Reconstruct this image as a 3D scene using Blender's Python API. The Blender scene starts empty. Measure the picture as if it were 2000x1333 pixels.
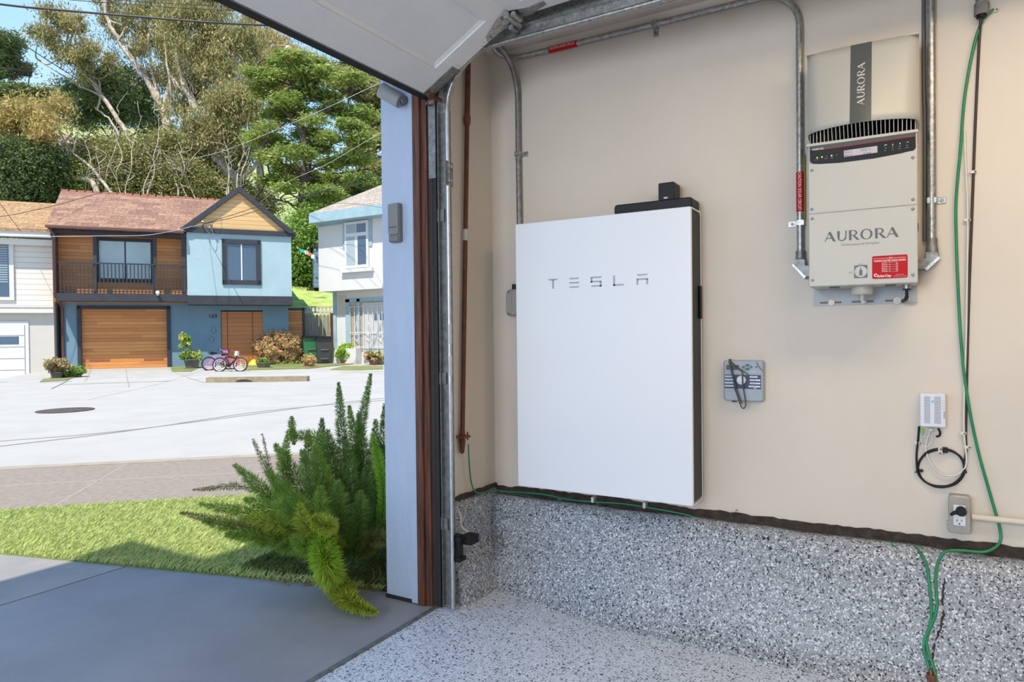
import bpy, bmesh, math, random
import numpy as np
from mathutils import Vector, Matrix
random.seed(7)
sc = bpy.context.scene
COL = sc.collection
PI = math.pi

# ------------------------------------------------------------ camera
FPX = 1325.988                                   # focal length in pixels of the 2000 px wide frame
_y, _p, _r = (math.radians(a) for a in (59.78309, 0.64382, -0.61533))
def _rot(y, p, r):
    cy, sy, cp, sp, cr, sr = math.cos(y), math.sin(y), math.cos(p), math.sin(p), math.cos(r), math.sin(r)
    Ry = np.array([[cy, 0, -sy], [0, 1, 0], [sy, 0, cy]])
    Rx = np.array([[1, 0, 0], [0, cp, -sp], [0, sp, cp]])
    Rz = np.array([[cr, -sr, 0], [sr, cr, 0], [0, 0, 1]])
    return Rz @ Rx @ Ry
M3 = _rot(_y, _p, _r)
CAM = np.array([0.0, 0.0, 1.15])
_right = Vector((M3[0][0], M3[0][2], -M3[0][1]))
_up = -Vector((M3[1][0], M3[1][2], -M3[1][1]))
_fwd = Vector((M3[2][0], M3[2][2], -M3[2][1]))
cam_d = bpy.data.cameras.new('camera'); cam = bpy.data.objects.new('camera', cam_d); COL.objects.link(cam)
mw = Matrix.Identity(4)
for i in range(3):
    mw[i][0] = _right[i]; mw[i][1] = _up[i]; mw[i][2] = -_fwd[i]; mw[i][3] = CAM[i]
cam.matrix_world = mw
cam_d.sensor_width = 36; cam_d.lens = 36 * FPX / 2000; cam_d.clip_start = 0.05; cam_d.clip_end = 500
sc.camera = cam

# ------------------------------------------------------------ world, sun, lamps, exposure
sc.view_settings.view_transform = 'Standard'; sc.view_settings.look = 'None'
sc.view_settings.gamma = 1; sc.view_settings.use_curve_mapping = False
sc.view_settings.exposure = 0.32
w = bpy.data.worlds.new('sky'); sc.world = w; w.use_nodes = True
nt = w.node_tree; nt.nodes.clear()
o_ = nt.nodes.new('ShaderNodeOutputWorld'); bg = nt.nodes.new('ShaderNodeBackground')
tc = nt.nodes.new('ShaderNodeTexCoord'); sx = nt.nodes.new('ShaderNodeSeparateXYZ'); rp = nt.nodes.new('ShaderNodeValToRGB')
nz = nt.nodes.new('ShaderNodeTexNoise'); nz.inputs['Scale'].default_value = 2.2; nz.inputs['Detail'].default_value = 6
mx = nt.nodes.new('ShaderNodeMixRGB'); mr = nt.nodes.new('ShaderNodeMapRange')
mr.inputs['From Min'].default_value = .5; mr.inputs['From Max'].default_value = .8; mr.inputs['To Max'].default_value = .55
rp.color_ramp.elements[0].position = 0.0; rp.color_ramp.elements[0].color = (.78, .90, 1.0, 1)
rp.color_ramp.elements[1].position = 0.75; rp.color_ramp.elements[1].color = (.17, .40, .86, 1)
e = rp.color_ramp.elements.new(.28); e.color = (.34, .60, .95, 1)
nt.links.new(tc.outputs['Generated'], sx.inputs[0]); nt.links.new(sx.outputs['Z'], rp.inputs[0])
nt.links.new(tc.outputs['Generated'], nz.inputs['Vector']); nt.links.new(nz.outputs[0], mr.inputs[0])
nt.links.new(mr.outputs[0], mx.inputs[0]); nt.links.new(rp.outputs[0], mx.inputs[1]); mx.inputs[2].default_value = (.95, .97, 1, 1)
nt.links.new(mx.outputs[0], bg.inputs[0]); bg.inputs[1].default_value = 1.15
nt.links.new(bg.outputs[0], o_.inputs[0])

sd = bpy.data.lights.new('sun', 'SUN'); sd.energy = 5.2; sd.angle = math.radians(.6); sd.color = (1, .93, .80)
sun = bpy.data.objects.new('sun', sd); COL.objects.link(sun)
SUNDIR = Vector((-1.156, -.383, 2.0)).normalized()
sun.rotation_euler = SUNDIR.to_track_quat('Z', 'Y').to_euler(); sun.location = (0, 0, 20)
CEIL = 2.46
def lamp(name, loc, sx_, sy_, power, color):
    d = bpy.data.lights.new(name, 'AREA'); d.shape = 'RECTANGLE'; d.size = sx_; d.size_y = sy_; d.energy = power; d.color = color
    o = bpy.data.objects.new(name, d); COL.objects.link(o); o.location = loc; return o
# unseen lamps added to brighten the garage (fixtures are built further down): two ceiling lamps and a cool lamp on the left wall
LAMPS = [((1.80, -0.60, CEIL - .075), 11, (1, .74, .42)), ((-1.0, -1.6, CEIL - .075), 22, (1, .92, .82))]  # first matches the warm light above the inverter, second is added fill
for i, (l, p, c) in enumerate(LAMPS): lamp('unseen_ceiling_lamp', l, .28, 1.15, p, c)
FILL_PANEL = (-3.07, .98, 1.75)
wl = lamp('wall_or_fill_lamp', FILL_PANEL, 1.3, 1.5, 70, (.78, .88, 1.0)); wl.rotation_euler = (0, -math.pi / 2, 0); wl.data.specular_factor = .25  # added fill from the left, no such lamp in view

# ------------------------------------------------------------ frames and mesh builder
class Fr:
    """a place to measure in: a along u, b up, c out of the plane"""
    def __init__(s, o, u, v=(0, 0, 1), n=None):
        s.o = Vector(o); s.u = Vector(u).normalized(); s.v = Vector(v).normalized()
        s.n = Vector(n).normalized() if n else s.u.cross(s.v)
    def w(s, a, b, c=0): return s.o + s.u * a + s.v * b + s.n * c
    def px(s, x, y, c=0):
        """where the line of sight of photo pixel (x, y) meets the plane at offset c"""
        d = ray(x, y); P = s.o + s.n * c; C = Vector(CAM)
        t = (P - C).dot(s.n) / d.dot(s.n); q = C + d * t - s.o
        return q.dot(s.u), q.dot(s.v)
def ray(x, y):
    d = M3.T @ np.array([(x - 1000) / FPX, (y - 666.5) / FPX, 1.0]); return Vector((d[0], d[2], -d[1]))
def dep(x, y, d): return Vector(CAM) + ray(x, y) * d          # point at depth d
WF = Fr((0, 0, 0), (1, 0, 0), (0, 1, 0), (0, 0, 1))
XW, Y0 = 2.73, 1.69
SW = Fr((XW, 0, 0), (0, -1, 0))                              # side wall, a = -Y, c into the room
FW = Fr((0, Y0, 0), (1, 0, 0))                               # inner face of the front wall
JB = Fr((2.28, 0, 0), (0, -1, 0))                            # right reveal of the door opening

ORG = {}
class MB:
    def __init__(s, fr=WF): s.v = []; s.f = []; s.fr = fr; s.sm = []
    def add(s, vs, fs, smooth=False, raw=False):
        k = len(s.v); s.v += [Vector(p) if raw else s.fr.w(*p) for p in vs]
        s.f += [tuple(i + k for i in f) for f in fs]; s.sm += [smooth] * len(fs); return s
    def box(s, a0, a1, b0, b1, c0, c1):
        v = [(a, b, c) for a in (a0, a1) for b in (b0, b1) for c in (c0, c1)]
        return s.add(v, [(0, 1, 3, 2), (4, 6, 7, 5), (0, 4, 5, 1), (2, 3, 7, 6), (0, 2, 6, 4), (1, 5, 7, 3)])
    def bbox(s, a0, a1, b0, b1, c0, c1, r=.005, n=3):
        """box with rounded vertical-to-face outline (in the a-b plane) and a small front chamfer"""
        r = min(r, abs(a1 - a0) / 2.01, abs(b1 - b0) / 2.01)
        pts = rrect(a0, a1, b0, b1, r, n); ch = min(r * .4, abs(c1 - c0) / 3)
        ins = rrect(a0 + ch, a1 - ch, b0 + ch, b1 - ch, max(r - ch, 1e-4), n)
        m = len(pts); v = [(p[0], p[1], c0) for p in pts] + [(p[0], p[1], c1 - ch) for p in pts] + [(p[0], p[1], c1) for p in ins]
        f = [tuple(range(m))[::-1], tuple(range(2 * m, 3 * m))]
        for k in (0, 1):
            for i in range(m): j = (i + 1) % m; f.append((k * m + i, k * m + j, (k + 1) * m + j, (k + 1) * m + i))
        return s.add(v, f)
    def prism(s, pts, c0, c1):
        m = len(pts); ar = sum(pts[i][0] * pts[(i + 1) % m][1] - pts[(i + 1) % m][0] * pts[i][1] for i in range(m))
        if ar < 0: pts = pts[::-1]
        v = [(p[0], p[1], c0) for p in pts] + [(p[0], p[1], c1) for p in pts]
        return s.add(v, [tuple(range(m))[::-1], tuple(range(m, 2 * m))] + [(i, (i + 1) % m, m + (i + 1) % m, m + i) for i in range(m)])
    def tube(s, path, r, seg=8, raw=False, cap=True, smooth=True):
        P = [Vector(p) if raw else s.fr.w(*p) for p in path]; n = len(P)
        R = r if hasattr(r, '__len__') else [r] * n
        T = [((P[min(i + 1, n - 1)] - P[max(i - 1, 0)]).normalized() or Vector((0, 0, 1))) for i in range(n)]
        x = T[0].orthogonal().normalized(); vs = []
        for i in range(n):
            x = (x - T[i] * x.dot(T[i]))
            x = x.normalized() if x.length > 1e-6 else T[i].orthogonal().normalized()
            y = T[i].cross(x)
            vs += [P[i] + (x * math.cos(2 * PI * k / seg) + y * math.sin(2 * PI * k / seg)) * R[i] for k in range(seg)]
        fs = [(i * seg + k, i * seg + (k + 1) % seg, (i + 1) * seg + (k + 1) % seg, (i + 1) * seg + k) for i in range(n - 1) for k in range(seg)]
        s.add(vs, fs, smooth, raw=True)
        if cap: s.add(vs[:seg], [tuple(range(seg))[::-1]], raw=True); s.add(vs[-seg:], [tuple(range(seg))], raw=True)
        return s
    def cyl(s, a, b, c0, c1, r, seg=16, r2=None):
        """disc or cylinder standing out of the plane"""
        return s.tube([(a, b, c0), (a, b, c1)], [r, r if r2 is None else r2], seg)
    def sweep(s, prof, frames):
        """prof: 2-D closed outline; frames: list of (point, x axis, y axis) in world"""
        m = len(prof); vs = [p + x * q[0] + y * q[1] for p, x, y in frames for q in prof]
        fs = [(i * m + k, i * m + (k + 1) % m, (i + 1) * m + (k + 1) % m, (i + 1) * m + k) for i in range(len(frames) - 1) for k in range(m)]
        fs += [tuple(range(m))[::-1], tuple(range((len(frames) - 1) * m, len(frames) * m))]
        return s.add(vs, fs, raw=True)
    def build(s, name, mat, parent=None, **kw):
        co = s.v
        if parent is None:
            mn = [min(p[i] for p in co) for i in range(3)]; mxx = [max(p[i] for p in co) for i in range(3)]
            org = Vector(((mn[0] + mxx[0]) / 2, (mn[1] + mxx[1]) / 2, mn[2]))
        else: org = ORG[parent.name]
        me = bpy.data.meshes.new(name); me.from_pydata([tuple(p - org) for p in co], [], s.f)
        me.polygons.foreach_set('use_smooth', s.sm)
        bm = bmesh.new(); bm.from_mesh(me); bmesh.ops.recalc_face_normals(bm, faces=bm.faces); bm.to_mesh(me); bm.free()
        me.materials.append(mat)
        return link(name, me, org, parent, **kw)
def link(name, me, org, parent=None, label=None, cat=None, group=None, kind=None):
    o = bpy.data.objects.new(name, me); COL.objects.link(o)
    if parent is None: o.location = org
    else: o.parent = parent
    ORG[o.name] = Vector(org)
    return tag(o, label, cat, group, kind)
def tag(o, label=None, cat=None, group=None, kind=None):
    for k, v in (('label', label), ('category', cat), ('group', group), ('kind', kind)):
        if v: o[k] = v
    return o
def thing(name, loc, label, cat, group=None):
    o = bpy.data.objects.new(name, None); COL.objects.link(o); o.location = loc; o.empty_display_size = .1
    ORG[o.name] = Vector(loc); return tag(o, label, cat, group)
def rrect(a0, a1, b0, b1, r, n=4):
    if a0 > a1: a0, a1 = a1, a0
    if b0 > b1: b0, b1 = b1, b0
    out = []
    for cx, cy, t in ((a1 - r, b0 + r, -90), (a1 - r, b1 - r, 0), (a0 + r, b1 - r, 90), (a0 + r, b0 + r, 180)):
        for k in range(n + 1):
            q = math.radians(t + 90 * k / n); out.append((cx + r * math.cos(q), cy + r * math.sin(q)))
    return out
def crv(pts, n=8):
    """smooth path through the points"""
    P = [Vector(p) for p in pts]; P = [P[0] * 2 - P[1]] + P + [P[-1] * 2 - P[-2]]; out = []
    for i in range(1, len(P) - 2):
        for k in range(n):
            t = k / n; a, b, c, d = P[i - 1], P[i], P[i + 1], P[i + 2]
            out.append(.5 * ((2 * b) + (c - a) * t + (2 * a - 5 * b + 4 * c - d) * t * t + (3 * b - a - 3 * c + d) * t ** 3))
    return out + [P[-2]]
def npmesh(name, V, F, mat, parent=None, org=(0, 0, 0), **kw):
    me = bpy.data.meshes.new(name); V = np.asarray(V, np.float32) - np.array(org, np.float32); F = np.asarray(F, np.int32)
    me.vertices.add(len(V)); me.vertices.foreach_set('co', V.ravel())
    k = F.shape[1]; me.loops.add(F.size); me.loops.foreach_set('vertex_index', F.ravel())
    me.polygons.add(len(F)); me.polygons.foreach_set('loop_start', np.arange(0, F.size, k, dtype=np.int32))
    try: me.polygons.foreach_set('loop_total', np.full(len(F), k, np.int32))
    except Exception: pass
    me.update(calc_edges=True); me.materials.append(mat)
    return link(name, me, org, parent, **kw)

# ------------------------------------------------------------ text
def text_mb(mb, s, a, b, c, h, width=None, th=.0006, align='LEFT', bold=0, shear=0, vertical=False, spacing=1):
    """flat lettering in the frame of mb; a, b = baseline start, h = height of capitals"""
    cu = bpy.data.curves.new('lettering', 'FONT'); cu.body = s; cu.size = 1; cu.align_x = 'LEFT'; cu.offset = bold; cu.shear = shear
    cu.space_character = spacing; cu.resolution_u = 3
    ob = bpy.data.objects.new('lettering', cu); COL.objects.link(ob)
    dg = bpy.context.evaluated_depsgraph_get(); me = bpy.data.meshes.new_from_object(ob.evaluated_get(dg))
    vs = [v.co.copy() for v in me.vertices]; fs = [tuple(p.vertices) for p in me.polygons]
    bpy.data.objects.remove(ob); bpy.data.curves.remove(cu); bpy.data.meshes.remove(me)
    if not vs: return mb
    k = h / .69; W = max(v.x for v in vs) - min(v.x for v in vs); kx = width / W if width else k
    x0 = min(v.x for v in vs); out = []
    off = {'LEFT': 0, 'CENTER': -W * kx / 2, 'RIGHT': -W * kx}[align]
    for v in vs:
        x, y = (v.x - x0) * kx + off, v.y * k
        if vertical == 1: x, y = -y, x            # reads upward
        if vertical == 2: x, y = y, -x            # reads downward
        out.append((a + x, b + y, c + th))
    return mb.add(out, fs)

def arc_poly(cx, cy, ro, ri, a0, a1, n=12):
    o = [(cx + ro[0] * math.cos(math.radians(a0 + (a1 - a0) * k / n)), cy + ro[1] * math.sin(math.radians(a0 + (a1 - a0) * k / n))) for k in range(n + 1)]
    i = [(cx + ri[0] * math.cos(math.radians(a0 + (a1 - a0) * k / n)), cy + ri[1] * math.sin(math.radians(a0 + (a1 - a0) * k / n))) for k in range(n + 1)]
    return [[o[k], o[k + 1], i[k + 1], i[k]] for k in range(n)]
GLY = {
 'A': (.92, [[(0, 0), (.075, 0), (.44, 1), (.36, .93)], [(.36, .93), (.44, 1), (.50, 1), (.92, 0), (.70, 0), (.36, .80)], [(.15, .30), (.60, .30), (.57, .38), (.18, .38)]]),
 'U': (.86, [[(.06, .34), (.25, .34), (.25, 1), (.04, 1)], [(.70, .34), (.79, .34), (.81, 1), (.70, 1)]] + arc_poly(.425, .35, (.365, .37), (.275 - .05, .27), 180, 360)),
 'R': (.86, [[(.06, 0), (.27, 0), (.25, .3), (.25, 1), (.04, 1)], [(.25, .92), (.42, .92), (.42, 1), (.2, 1)], [(.25, .44), (.42, .44), (.42, .51), (.25, .51)], [(.34, .46), (.52, .46), (.92, 0), (.66, 0)]] + arc_poly(.40, .72, (.32, .28), (.17, .205), -90, 90)),
 'O': (1.04, arc_poly(.50, .5, (.48, .52), (.30, .45), 0, 360, 24)),
}
def aurora(mb, a, b, c, h, width, vertical=0, th=.0008):
    x = 0; seq = []
    for ch in 'AURORA': seq.append((ch, x)); x += GLY[ch][0] + .08
    k = width / (x - .08)
    for ch, x0 in seq:
        for poly in GLY[ch][1]:
            pts = [((x0 + p[0]) * k, p[1] * h) for p in poly]
            if vertical: pts = [(-p[1], p[0]) for p in pts]
            pts = [(a + p[0], b + p[1]) for p in pts]
            mb.prism(pts, c, c + th)
    return mb

# ------------------------------------------------------------ materials
MATS = {}
def nodes(name):
    m = bpy.data.materials.new(name); m.use_nodes = True; t = m.node_tree; b = t.nodes['Principled BSDF']; return m, t, b
def mat(name, col, rough=.6, metal=0, var=0, vs=6, bump=0, bs=60, col2=None, spec=None, emit=0, coat=0, stretch=None):
    if name in MATS: return MATS[name]
    m, t, b = nodes(name); N = t.nodes; L = t.links
    b.inputs['Base Color'].default_value = (*col, 1); b.inputs['Roughness'].default_value = rough; b.inputs['Metallic'].default_value = metal
    if spec is not None: b.inputs['Specular IOR Level'].default_value = spec
    if coat: b.inputs['Coat Weight'].default_value = coat
    if emit: b.inputs['Emission Color'].default_value = (*col, 1); b.inputs['Emission Strength'].default_value = emit
    tcn = N.new('ShaderNodeTexCoord'); src = tcn.outputs['Object']
    if stretch:
        mp = N.new('ShaderNodeMapping'); mp.inputs['Scale'].default_value = stretch; L.new(src, mp.inputs[0]); src = mp.outputs[0]
    if var or col2:
        n = N.new('ShaderNodeTexNoise'); n.inputs['Scale'].default_value = vs; n.inputs['Detail'].default_value = 6; n.inputs['Roughness'].default_value = .6
        r = N.new('ShaderNodeValToRGB'); c2 = col2 or tuple(x * (1 - var) for x in col)
        r.color_ramp.elements[0].position = .35; r.color_ramp.elements[0].color = (*c2, 1)
        r.color_ramp.elements[1].position = .65; r.color_ramp.elements[1].color = (*col, 1)
        L.new(src, n.inputs['Vector']); L.new(n.outputs[0], r.inputs[0]); L.new(r.outputs[0], b.inputs['Base Color'])
    if bump:
        n2 = N.new('ShaderNodeTexNoise'); n2.inputs['Scale'].default_value = bs; n2.inputs['Detail'].default_value = 4
        bp = N.new('ShaderNodeBump'); bp.inputs['Strength'].default_value = bump; bp.inputs['Distance'].default_value = .01
        L.new(src, n2.inputs['Vector']); L.new(n2.outputs[0], bp.inputs['Height']); L.new(bp.outputs[0], b.inputs['Normal'])
    MATS[name] = m; return m
def math_(t, op, a, b_=None):
    n = t.nodes.new('ShaderNodeMath'); n.operation = op
    for i, x in enumerate((a, b_)):
        if x is None: continue
        if isinstance(x, (int, float)): n.inputs[i].default_value = x
        else: t.links.new(x, n.inputs[i])
    return n.outputs[0]
def proj2(t, u, v):
    """2-D coordinates of the object position along u and v"""
    tcn = t.nodes.new('ShaderNodeTexCoord'); o = []
    for d in (u, v):
        n = t.nodes.new('ShaderNodeVectorMath'); n.operation = 'DOT_PRODUCT'; n.inputs[1].default_value = d; t.links.new(tcn.outputs['Object'], n.inputs[0]); o.append(n.outputs['Value'])
    c = t.nodes.new('ShaderNodeCombineXYZ'); t.links.new(o[0], c.inputs[0]); t.links.new(o[1], c.inputs[1]); return o[0], o[1], c.outputs[0]
def planks(name, u, v, cols, h=.12, groove=.05, rough=.5, length=2.5, gcol=(.1, .05, .02), bump=.6):
    """boards running along u, stacked along v, each board its own tone"""
    if name in MATS: return MATS[name]
    m, t, b = nodes(name); N = t.nodes; L = t.links; x, y, _ = proj2(t, u, v)
    row = math_(t, 'FLOOR', math_(t, 'DIVIDE', y, h)); fr_ = math_(t, 'FRACT', math_(t, 'DIVIDE', y, h))
    bx = math_(t, 'FLOOR', math_(t, 'ADD', math_(t, 'DIVIDE', x, length), math_(t, 'MULTIPLY', row, .37)))
    cb = N.new('ShaderNodeCombineXYZ'); L.new(row, cb.inputs[0]); L.new(bx, cb.inputs[1])
    wn = N.new('ShaderNodeTexWhiteNoise'); wn.noise_dimensions = '2D'; L.new(cb.outputs[0], wn.inputs[0])
    gx = N.new('ShaderNodeCombineXYZ'); L.new(math_(t, 'MULTIPLY', x, 1.5), gx.inputs[0]); L.new(math_(t, 'MULTIPLY', y, 40), gx.inputs[1]); L.new(row, gx.inputs[2])
    n = N.new('ShaderNodeTexNoise'); n.inputs['Scale'].default_value = 1; n.inputs['Detail'].default_value = 4; L.new(gx.outputs[0], n.inputs['Vector'])
    mixv = math_(t, 'ADD', math_(t, 'MULTIPLY', wn.outputs['Value'], .6), math_(t, 'MULTIPLY', n.outputs[0], .45))
    r = N.new('ShaderNodeValToRGB'); L.new(mixv, r.inputs[0]); r.color_ramp.elements.remove(r.color_ramp.elements[1])
    for i, c in enumerate(cols):
        e = r.color_ramp.elements[0] if i == 0 else r.color_ramp.elements.new(i / (len(cols) - 1)); e.position = i / (len(cols) - 1); e.color = (*c, 1)
    g = math_(t, 'LESS_THAN', fr_, groove); mix = N.new('ShaderNodeMixRGB'); L.new(g, mix.inputs[0]); L.new(r.outputs[0], mix.inputs[1]); mix.inputs[2].default_value = (*gcol, 1)
    L.new(mix.outputs[0], b.inputs['Base Color']); b.inputs['Roughness'].default_value = rough
    bp = N.new('ShaderNodeBump'); bp.inputs['Strength'].default_value = bump; bp.inputs['Distance'].default_value = .01; bp.invert = True
    L.new(g, bp.inputs['Height']); L.new(bp.outputs[0], b.inputs['Normal'])
    MATS[name] = m; return m
def shingles(name, u, v, cols, mortar, sx_=.33, sy_=.14):
    if name in MATS: return MATS[name]
    m, t, b = nodes(name); N = t.nodes; L = t.links; x, y, vec = proj2(t, u, v)
    br = N.new('ShaderNodeTexBrick'); L.new(vec, br.inputs['Vector']); br.inputs['Scale'].default_value = 1
    br.inputs['Brick Width'].default_value = sx_; br.inputs['Row Height'].default_value = sy_; br.inputs['Mortar Size'].default_value = .008
    br.inputs['Color1'].default_value = (*cols[0], 1); br.inputs['Color2'].default_value = (*cols[1], 1); br.inputs['Mortar'].default_value = (*mortar, 1)
    n = N.new('ShaderNodeTexNoise'); n.inputs['Scale'].default_value = 9; L.new(vec, n.inputs['Vector'])
    r = N.new('ShaderNodeValToRGB'); r.color_ramp.elements[0].position = .4; r.color_ramp.elements[0].color = (.75, .75, .75, 1); r.color_ramp.elements[1].position = .6; r.color_ramp.elements[1].color = (1.1, 1.1, 1.1, 1)
    L.new(n.outputs[0], r.inputs[0]); mm = N.new('ShaderNodeMixRGB'); mm.blend_type = 'MULTIPLY'; mm.inputs[0].default_value = 1
    L.new(br.outputs[0], mm.inputs[1]); L.new(r.outputs[0], mm.inputs[2]); L.new(mm.outputs[0], b.inputs['Base Color']); b.inputs['Roughness'].default_value = .9
    MATS[name] = m; return m
def flakes(name, base, scale, rough=.35, cols=None):
    """epoxy coating broadcast with paint chips"""
    m, t, b = nodes(name); N = t.nodes; L = t.links
    tcn = N.new('ShaderNodeTexCoord'); n = N.new('ShaderNodeTexNoise'); n.inputs['Scale'].default_value = 90
    ad = N.new('ShaderNodeVectorMath'); ad.operation = 'MULTIPLY_ADD'; ad.inputs[1].default_value = (.012, .012, .012)
    L.new(tcn.outputs['Object'], n.inputs['Vector']); L.new(n.outputs['Color'], ad.inputs[0]); L.new(tcn.outputs['Object'], ad.inputs[2])
    v = N.new('ShaderNodeTexVoronoi'); v.inputs['Scale'].default_value = scale; v.inputs['Randomness'].default_value = 1; L.new(ad.outputs[0], v.inputs['Vector'])
    sp = N.new('ShaderNodeSeparateColor'); L.new(v.outputs['Color'], sp.inputs[0]); r = N.new('ShaderNodeValToRGB'); r.color_ramp.interpolation = 'CONSTANT'
    cols = cols or [(0, (.012, .014, .02)), (.085, (.10, .11, .13)), (.15, base), (.50, tuple(x * .72 for x in base)), (.60, tuple(min(1, x * 1.25) for x in base)), (.82, (.80, .82, .86))]
    r.color_ramp.elements.remove(r.color_ramp.elements[1])
    for i, (p, c) in enumerate(cols):
        e = r.color_ramp.elements[0] if i == 0 else r.color_ramp.elements.new(p); e.position = p; e.color = (*c, 1)
    L.new(sp.outputs[0], r.inputs[0]); L.new(r.outputs[0], b.inputs['Base Color']); b.inputs['Roughness'].default_value = rough
    bp = N.new('ShaderNodeBump'); bp.inputs['Strength'].default_value = .25; bp.inputs['Distance'].default_value = .002; L.new(sp.outputs[1], bp.inputs['Height']); L.new(bp.outputs[0], b.inputs['Normal'])
    return m
def leafy(name, cols, scale=3, trans=.35, rough=.55):
    m, t, b = nodes(name); N = t.nodes; L = t.links
    tcn = N.new('ShaderNodeTexCoord'); n = N.new('ShaderNodeTexNoise'); n.inputs['Scale'].default_value = scale; n.inputs['Detail'].default_value = 8; n.inputs['Roughness'].default_value = .8
    L.new(tcn.outputs['Object'], n.inputs['Vector']); r = N.new('ShaderNodeValToRGB'); L.new(n.outputs[0], r.inputs[0]); r.color_ramp.elements.remove(r.color_ramp.elements[1])
    for i, c in enumerate(cols):
        p = .3 + .4 * i / max(1, len(cols) - 1); e = r.color_ramp.elements[0] if i == 0 else r.color_ramp.elements.new(p); e.position = p; e.color = (*c, 1)
    L.new(r.outputs[0], b.inputs['Base Color']); b.inputs['Roughness'].default_value = rough; b.inputs['Specular IOR Level'].default_value = .3
    tr = N.new('ShaderNodeBsdfTranslucent'); L.new(r.outputs[0], tr.inputs[0]); mxs = N.new('ShaderNodeMixShader'); mxs.inputs[0].default_value = trans
    L.new(b.outputs[0], mxs.inputs[1]); L.new(tr.outputs[0], mxs.inputs[2]); L.new(mxs.outputs[0], t.nodes['Material Output'].inputs[0])
    MATS[name] = m; return m

m_wall = mat('beige_wall_paint', (.68, .60, .51), .65, var=.05, vs=2.5, bump=.03, bs=60)
m_ceil = mat('ceiling_paint', (.66, .60, .53), .8, var=.06, vs=4, bump=.15, bs=60)
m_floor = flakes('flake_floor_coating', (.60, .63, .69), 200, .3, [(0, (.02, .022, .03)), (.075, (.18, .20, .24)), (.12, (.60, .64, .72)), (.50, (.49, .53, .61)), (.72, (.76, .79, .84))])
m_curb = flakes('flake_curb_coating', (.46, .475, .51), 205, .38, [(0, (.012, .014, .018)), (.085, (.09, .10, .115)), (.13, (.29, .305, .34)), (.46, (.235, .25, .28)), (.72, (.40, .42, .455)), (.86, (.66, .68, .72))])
m_galv = mat('galvanised_steel', (.50, .50, .48), .38, .85, var=.45, vs=70, bump=.1, bs=200)
m_galvd = mat('dull_steel', (.30, .30, .29), .5, .7, var=.4, vs=40)
m_lite_steel = mat('bright_track_steel', (.62, .65, .68), .35, .75, var=.25, vs=30)
m_black = mat('black_plastic', (.011, .011, .012), .5, spec=.3)
m_blackg = mat('black_gloss', (.005, .005, .006), .4, spec=.25)
m_rubber = mat('black_rubber', (.02, .02, .02), .7, var=.3, vs=30)
m_whitep = mat('white_glossy_enamel', (.80, .81, .84), .16, coat=.3)
m_white = mat('white_plastic', (.75, .75, .74), .4)
m_doorw = mat('white_door_paint', (.74, .73, .72), .45, var=.05, vs=8, bump=.12, bs=90)
m_grey_inv = mat('inverter_grey', (.47, .45, .40), .42)
m_grey_br = mat('bracket_grey', (.42, .44, .46), .5)
m_dgrey = mat('dark_grey_print', (.10, .105, .11), .5)
m_pale = mat('pale_print', (.55, .53, .47), .5)
m_lgrey = mat('light_grey_print', (.38, .39, .42), .45)
m_red = mat('red_label', (.46, .008, .012), .55, spec=.2)
m_labelw = mat('white_print', (.8, .75, .72), .5)
m_green = mat('green_wire_insulation', (.012, .25, .10), .35, var=.25, vs=14)
m_rust = mat('rusty_pipe_paint', (.15, .045, .022), .55, var=.5, vs=25, bump=.3, bs=80)
m_copper = mat('tarnished_copper', (.28, .11, .06), .45, .6, var=.5, vs=60)
m_brown = mat('stained_jamb_wood', (.17, .058, .030), .55, var=.75, vs=4, stretch=(20, 20, 1), bump=.3, bs=8)
m_bluet = mat('light_blue_trim_paint', (.44, .52, .66), .5, var=.07, vs=9, bump=.35, bs=45, stretch=(1, 1, .3))
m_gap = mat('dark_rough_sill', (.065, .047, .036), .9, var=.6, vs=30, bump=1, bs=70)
m_ctrl = mat('controller_grey', (.33, .37, .42), .45)
m_navy = mat('navy_panel', (.02, .03, .08), .45)
m_cord = mat('grey_cord', (.10, .10, .10), .5, var=.3, vs=60)
m_offw = mat('off_white_cable', (.66, .64, .58), .45)
m_steelp = mat('brushed_plate', (.36, .34, .30), .4, .5)
# ============================================================ the garage shell
def struct(mb, name, mt): return mb.build(name, mt, kind='structure')
struct(MB().box(-3.2, XW, -4.0, 1.715, -.12, 0), 'floor', m_floor)
struct(MB().box(XW, XW + .15, -4.0, Y0 + .28, 0, 2.95), 'wall_right', m_wall)
struct(MB().box(XW - .388, XW + .0, Y0, Y0 + .105, .0, 2.46), 'wall_front', m_wall)
struct(MB().box(-3.35, -3.2, -4.0, 1.97, 0, 2.6), 'wall_left', m_wall)
struct(MB().box(-3.35, XW + .15, -4.15, -4.0, 0, 2.6), 'wall_back', m_wall)
struct(MB().box(-3.2, XW, -4.0, Y0 + .05, CEIL, CEIL + .12), 'ceiling', m_ceil)
m_stucco = mat('house_stucco', (.36, .42, .52), .8, bump=.3, bs=60)
struct(MB().box(-3.35, 2.42, 1.78, 1.97, 2.38, 3.0), 'wall_header', m_stucco)
struct(MB().box(-3.35, -2.62, 1.70, 1.97, 0, 2.38), 'wall_front', m_stucco)
struct(MB().box(2.42, 6.5, 1.86, 1.97, 0, 4.0), 'wall_outside', m_stucco)
struct(MB().box(-3.35, XW + .15, 1.86, 1.97, 3.0, 4.0), 'wall_upper', m_stucco)
struct(MB().box(-4.2, -.15, 1.97, 2.95, 3.1, 4.05), 'wall_bay', m_stucco)
struct(MB().box(-4.2, 6.5, 1.2, 2.3, 4.0, 4.12), 'roof_eave', m_stucco)

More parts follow.
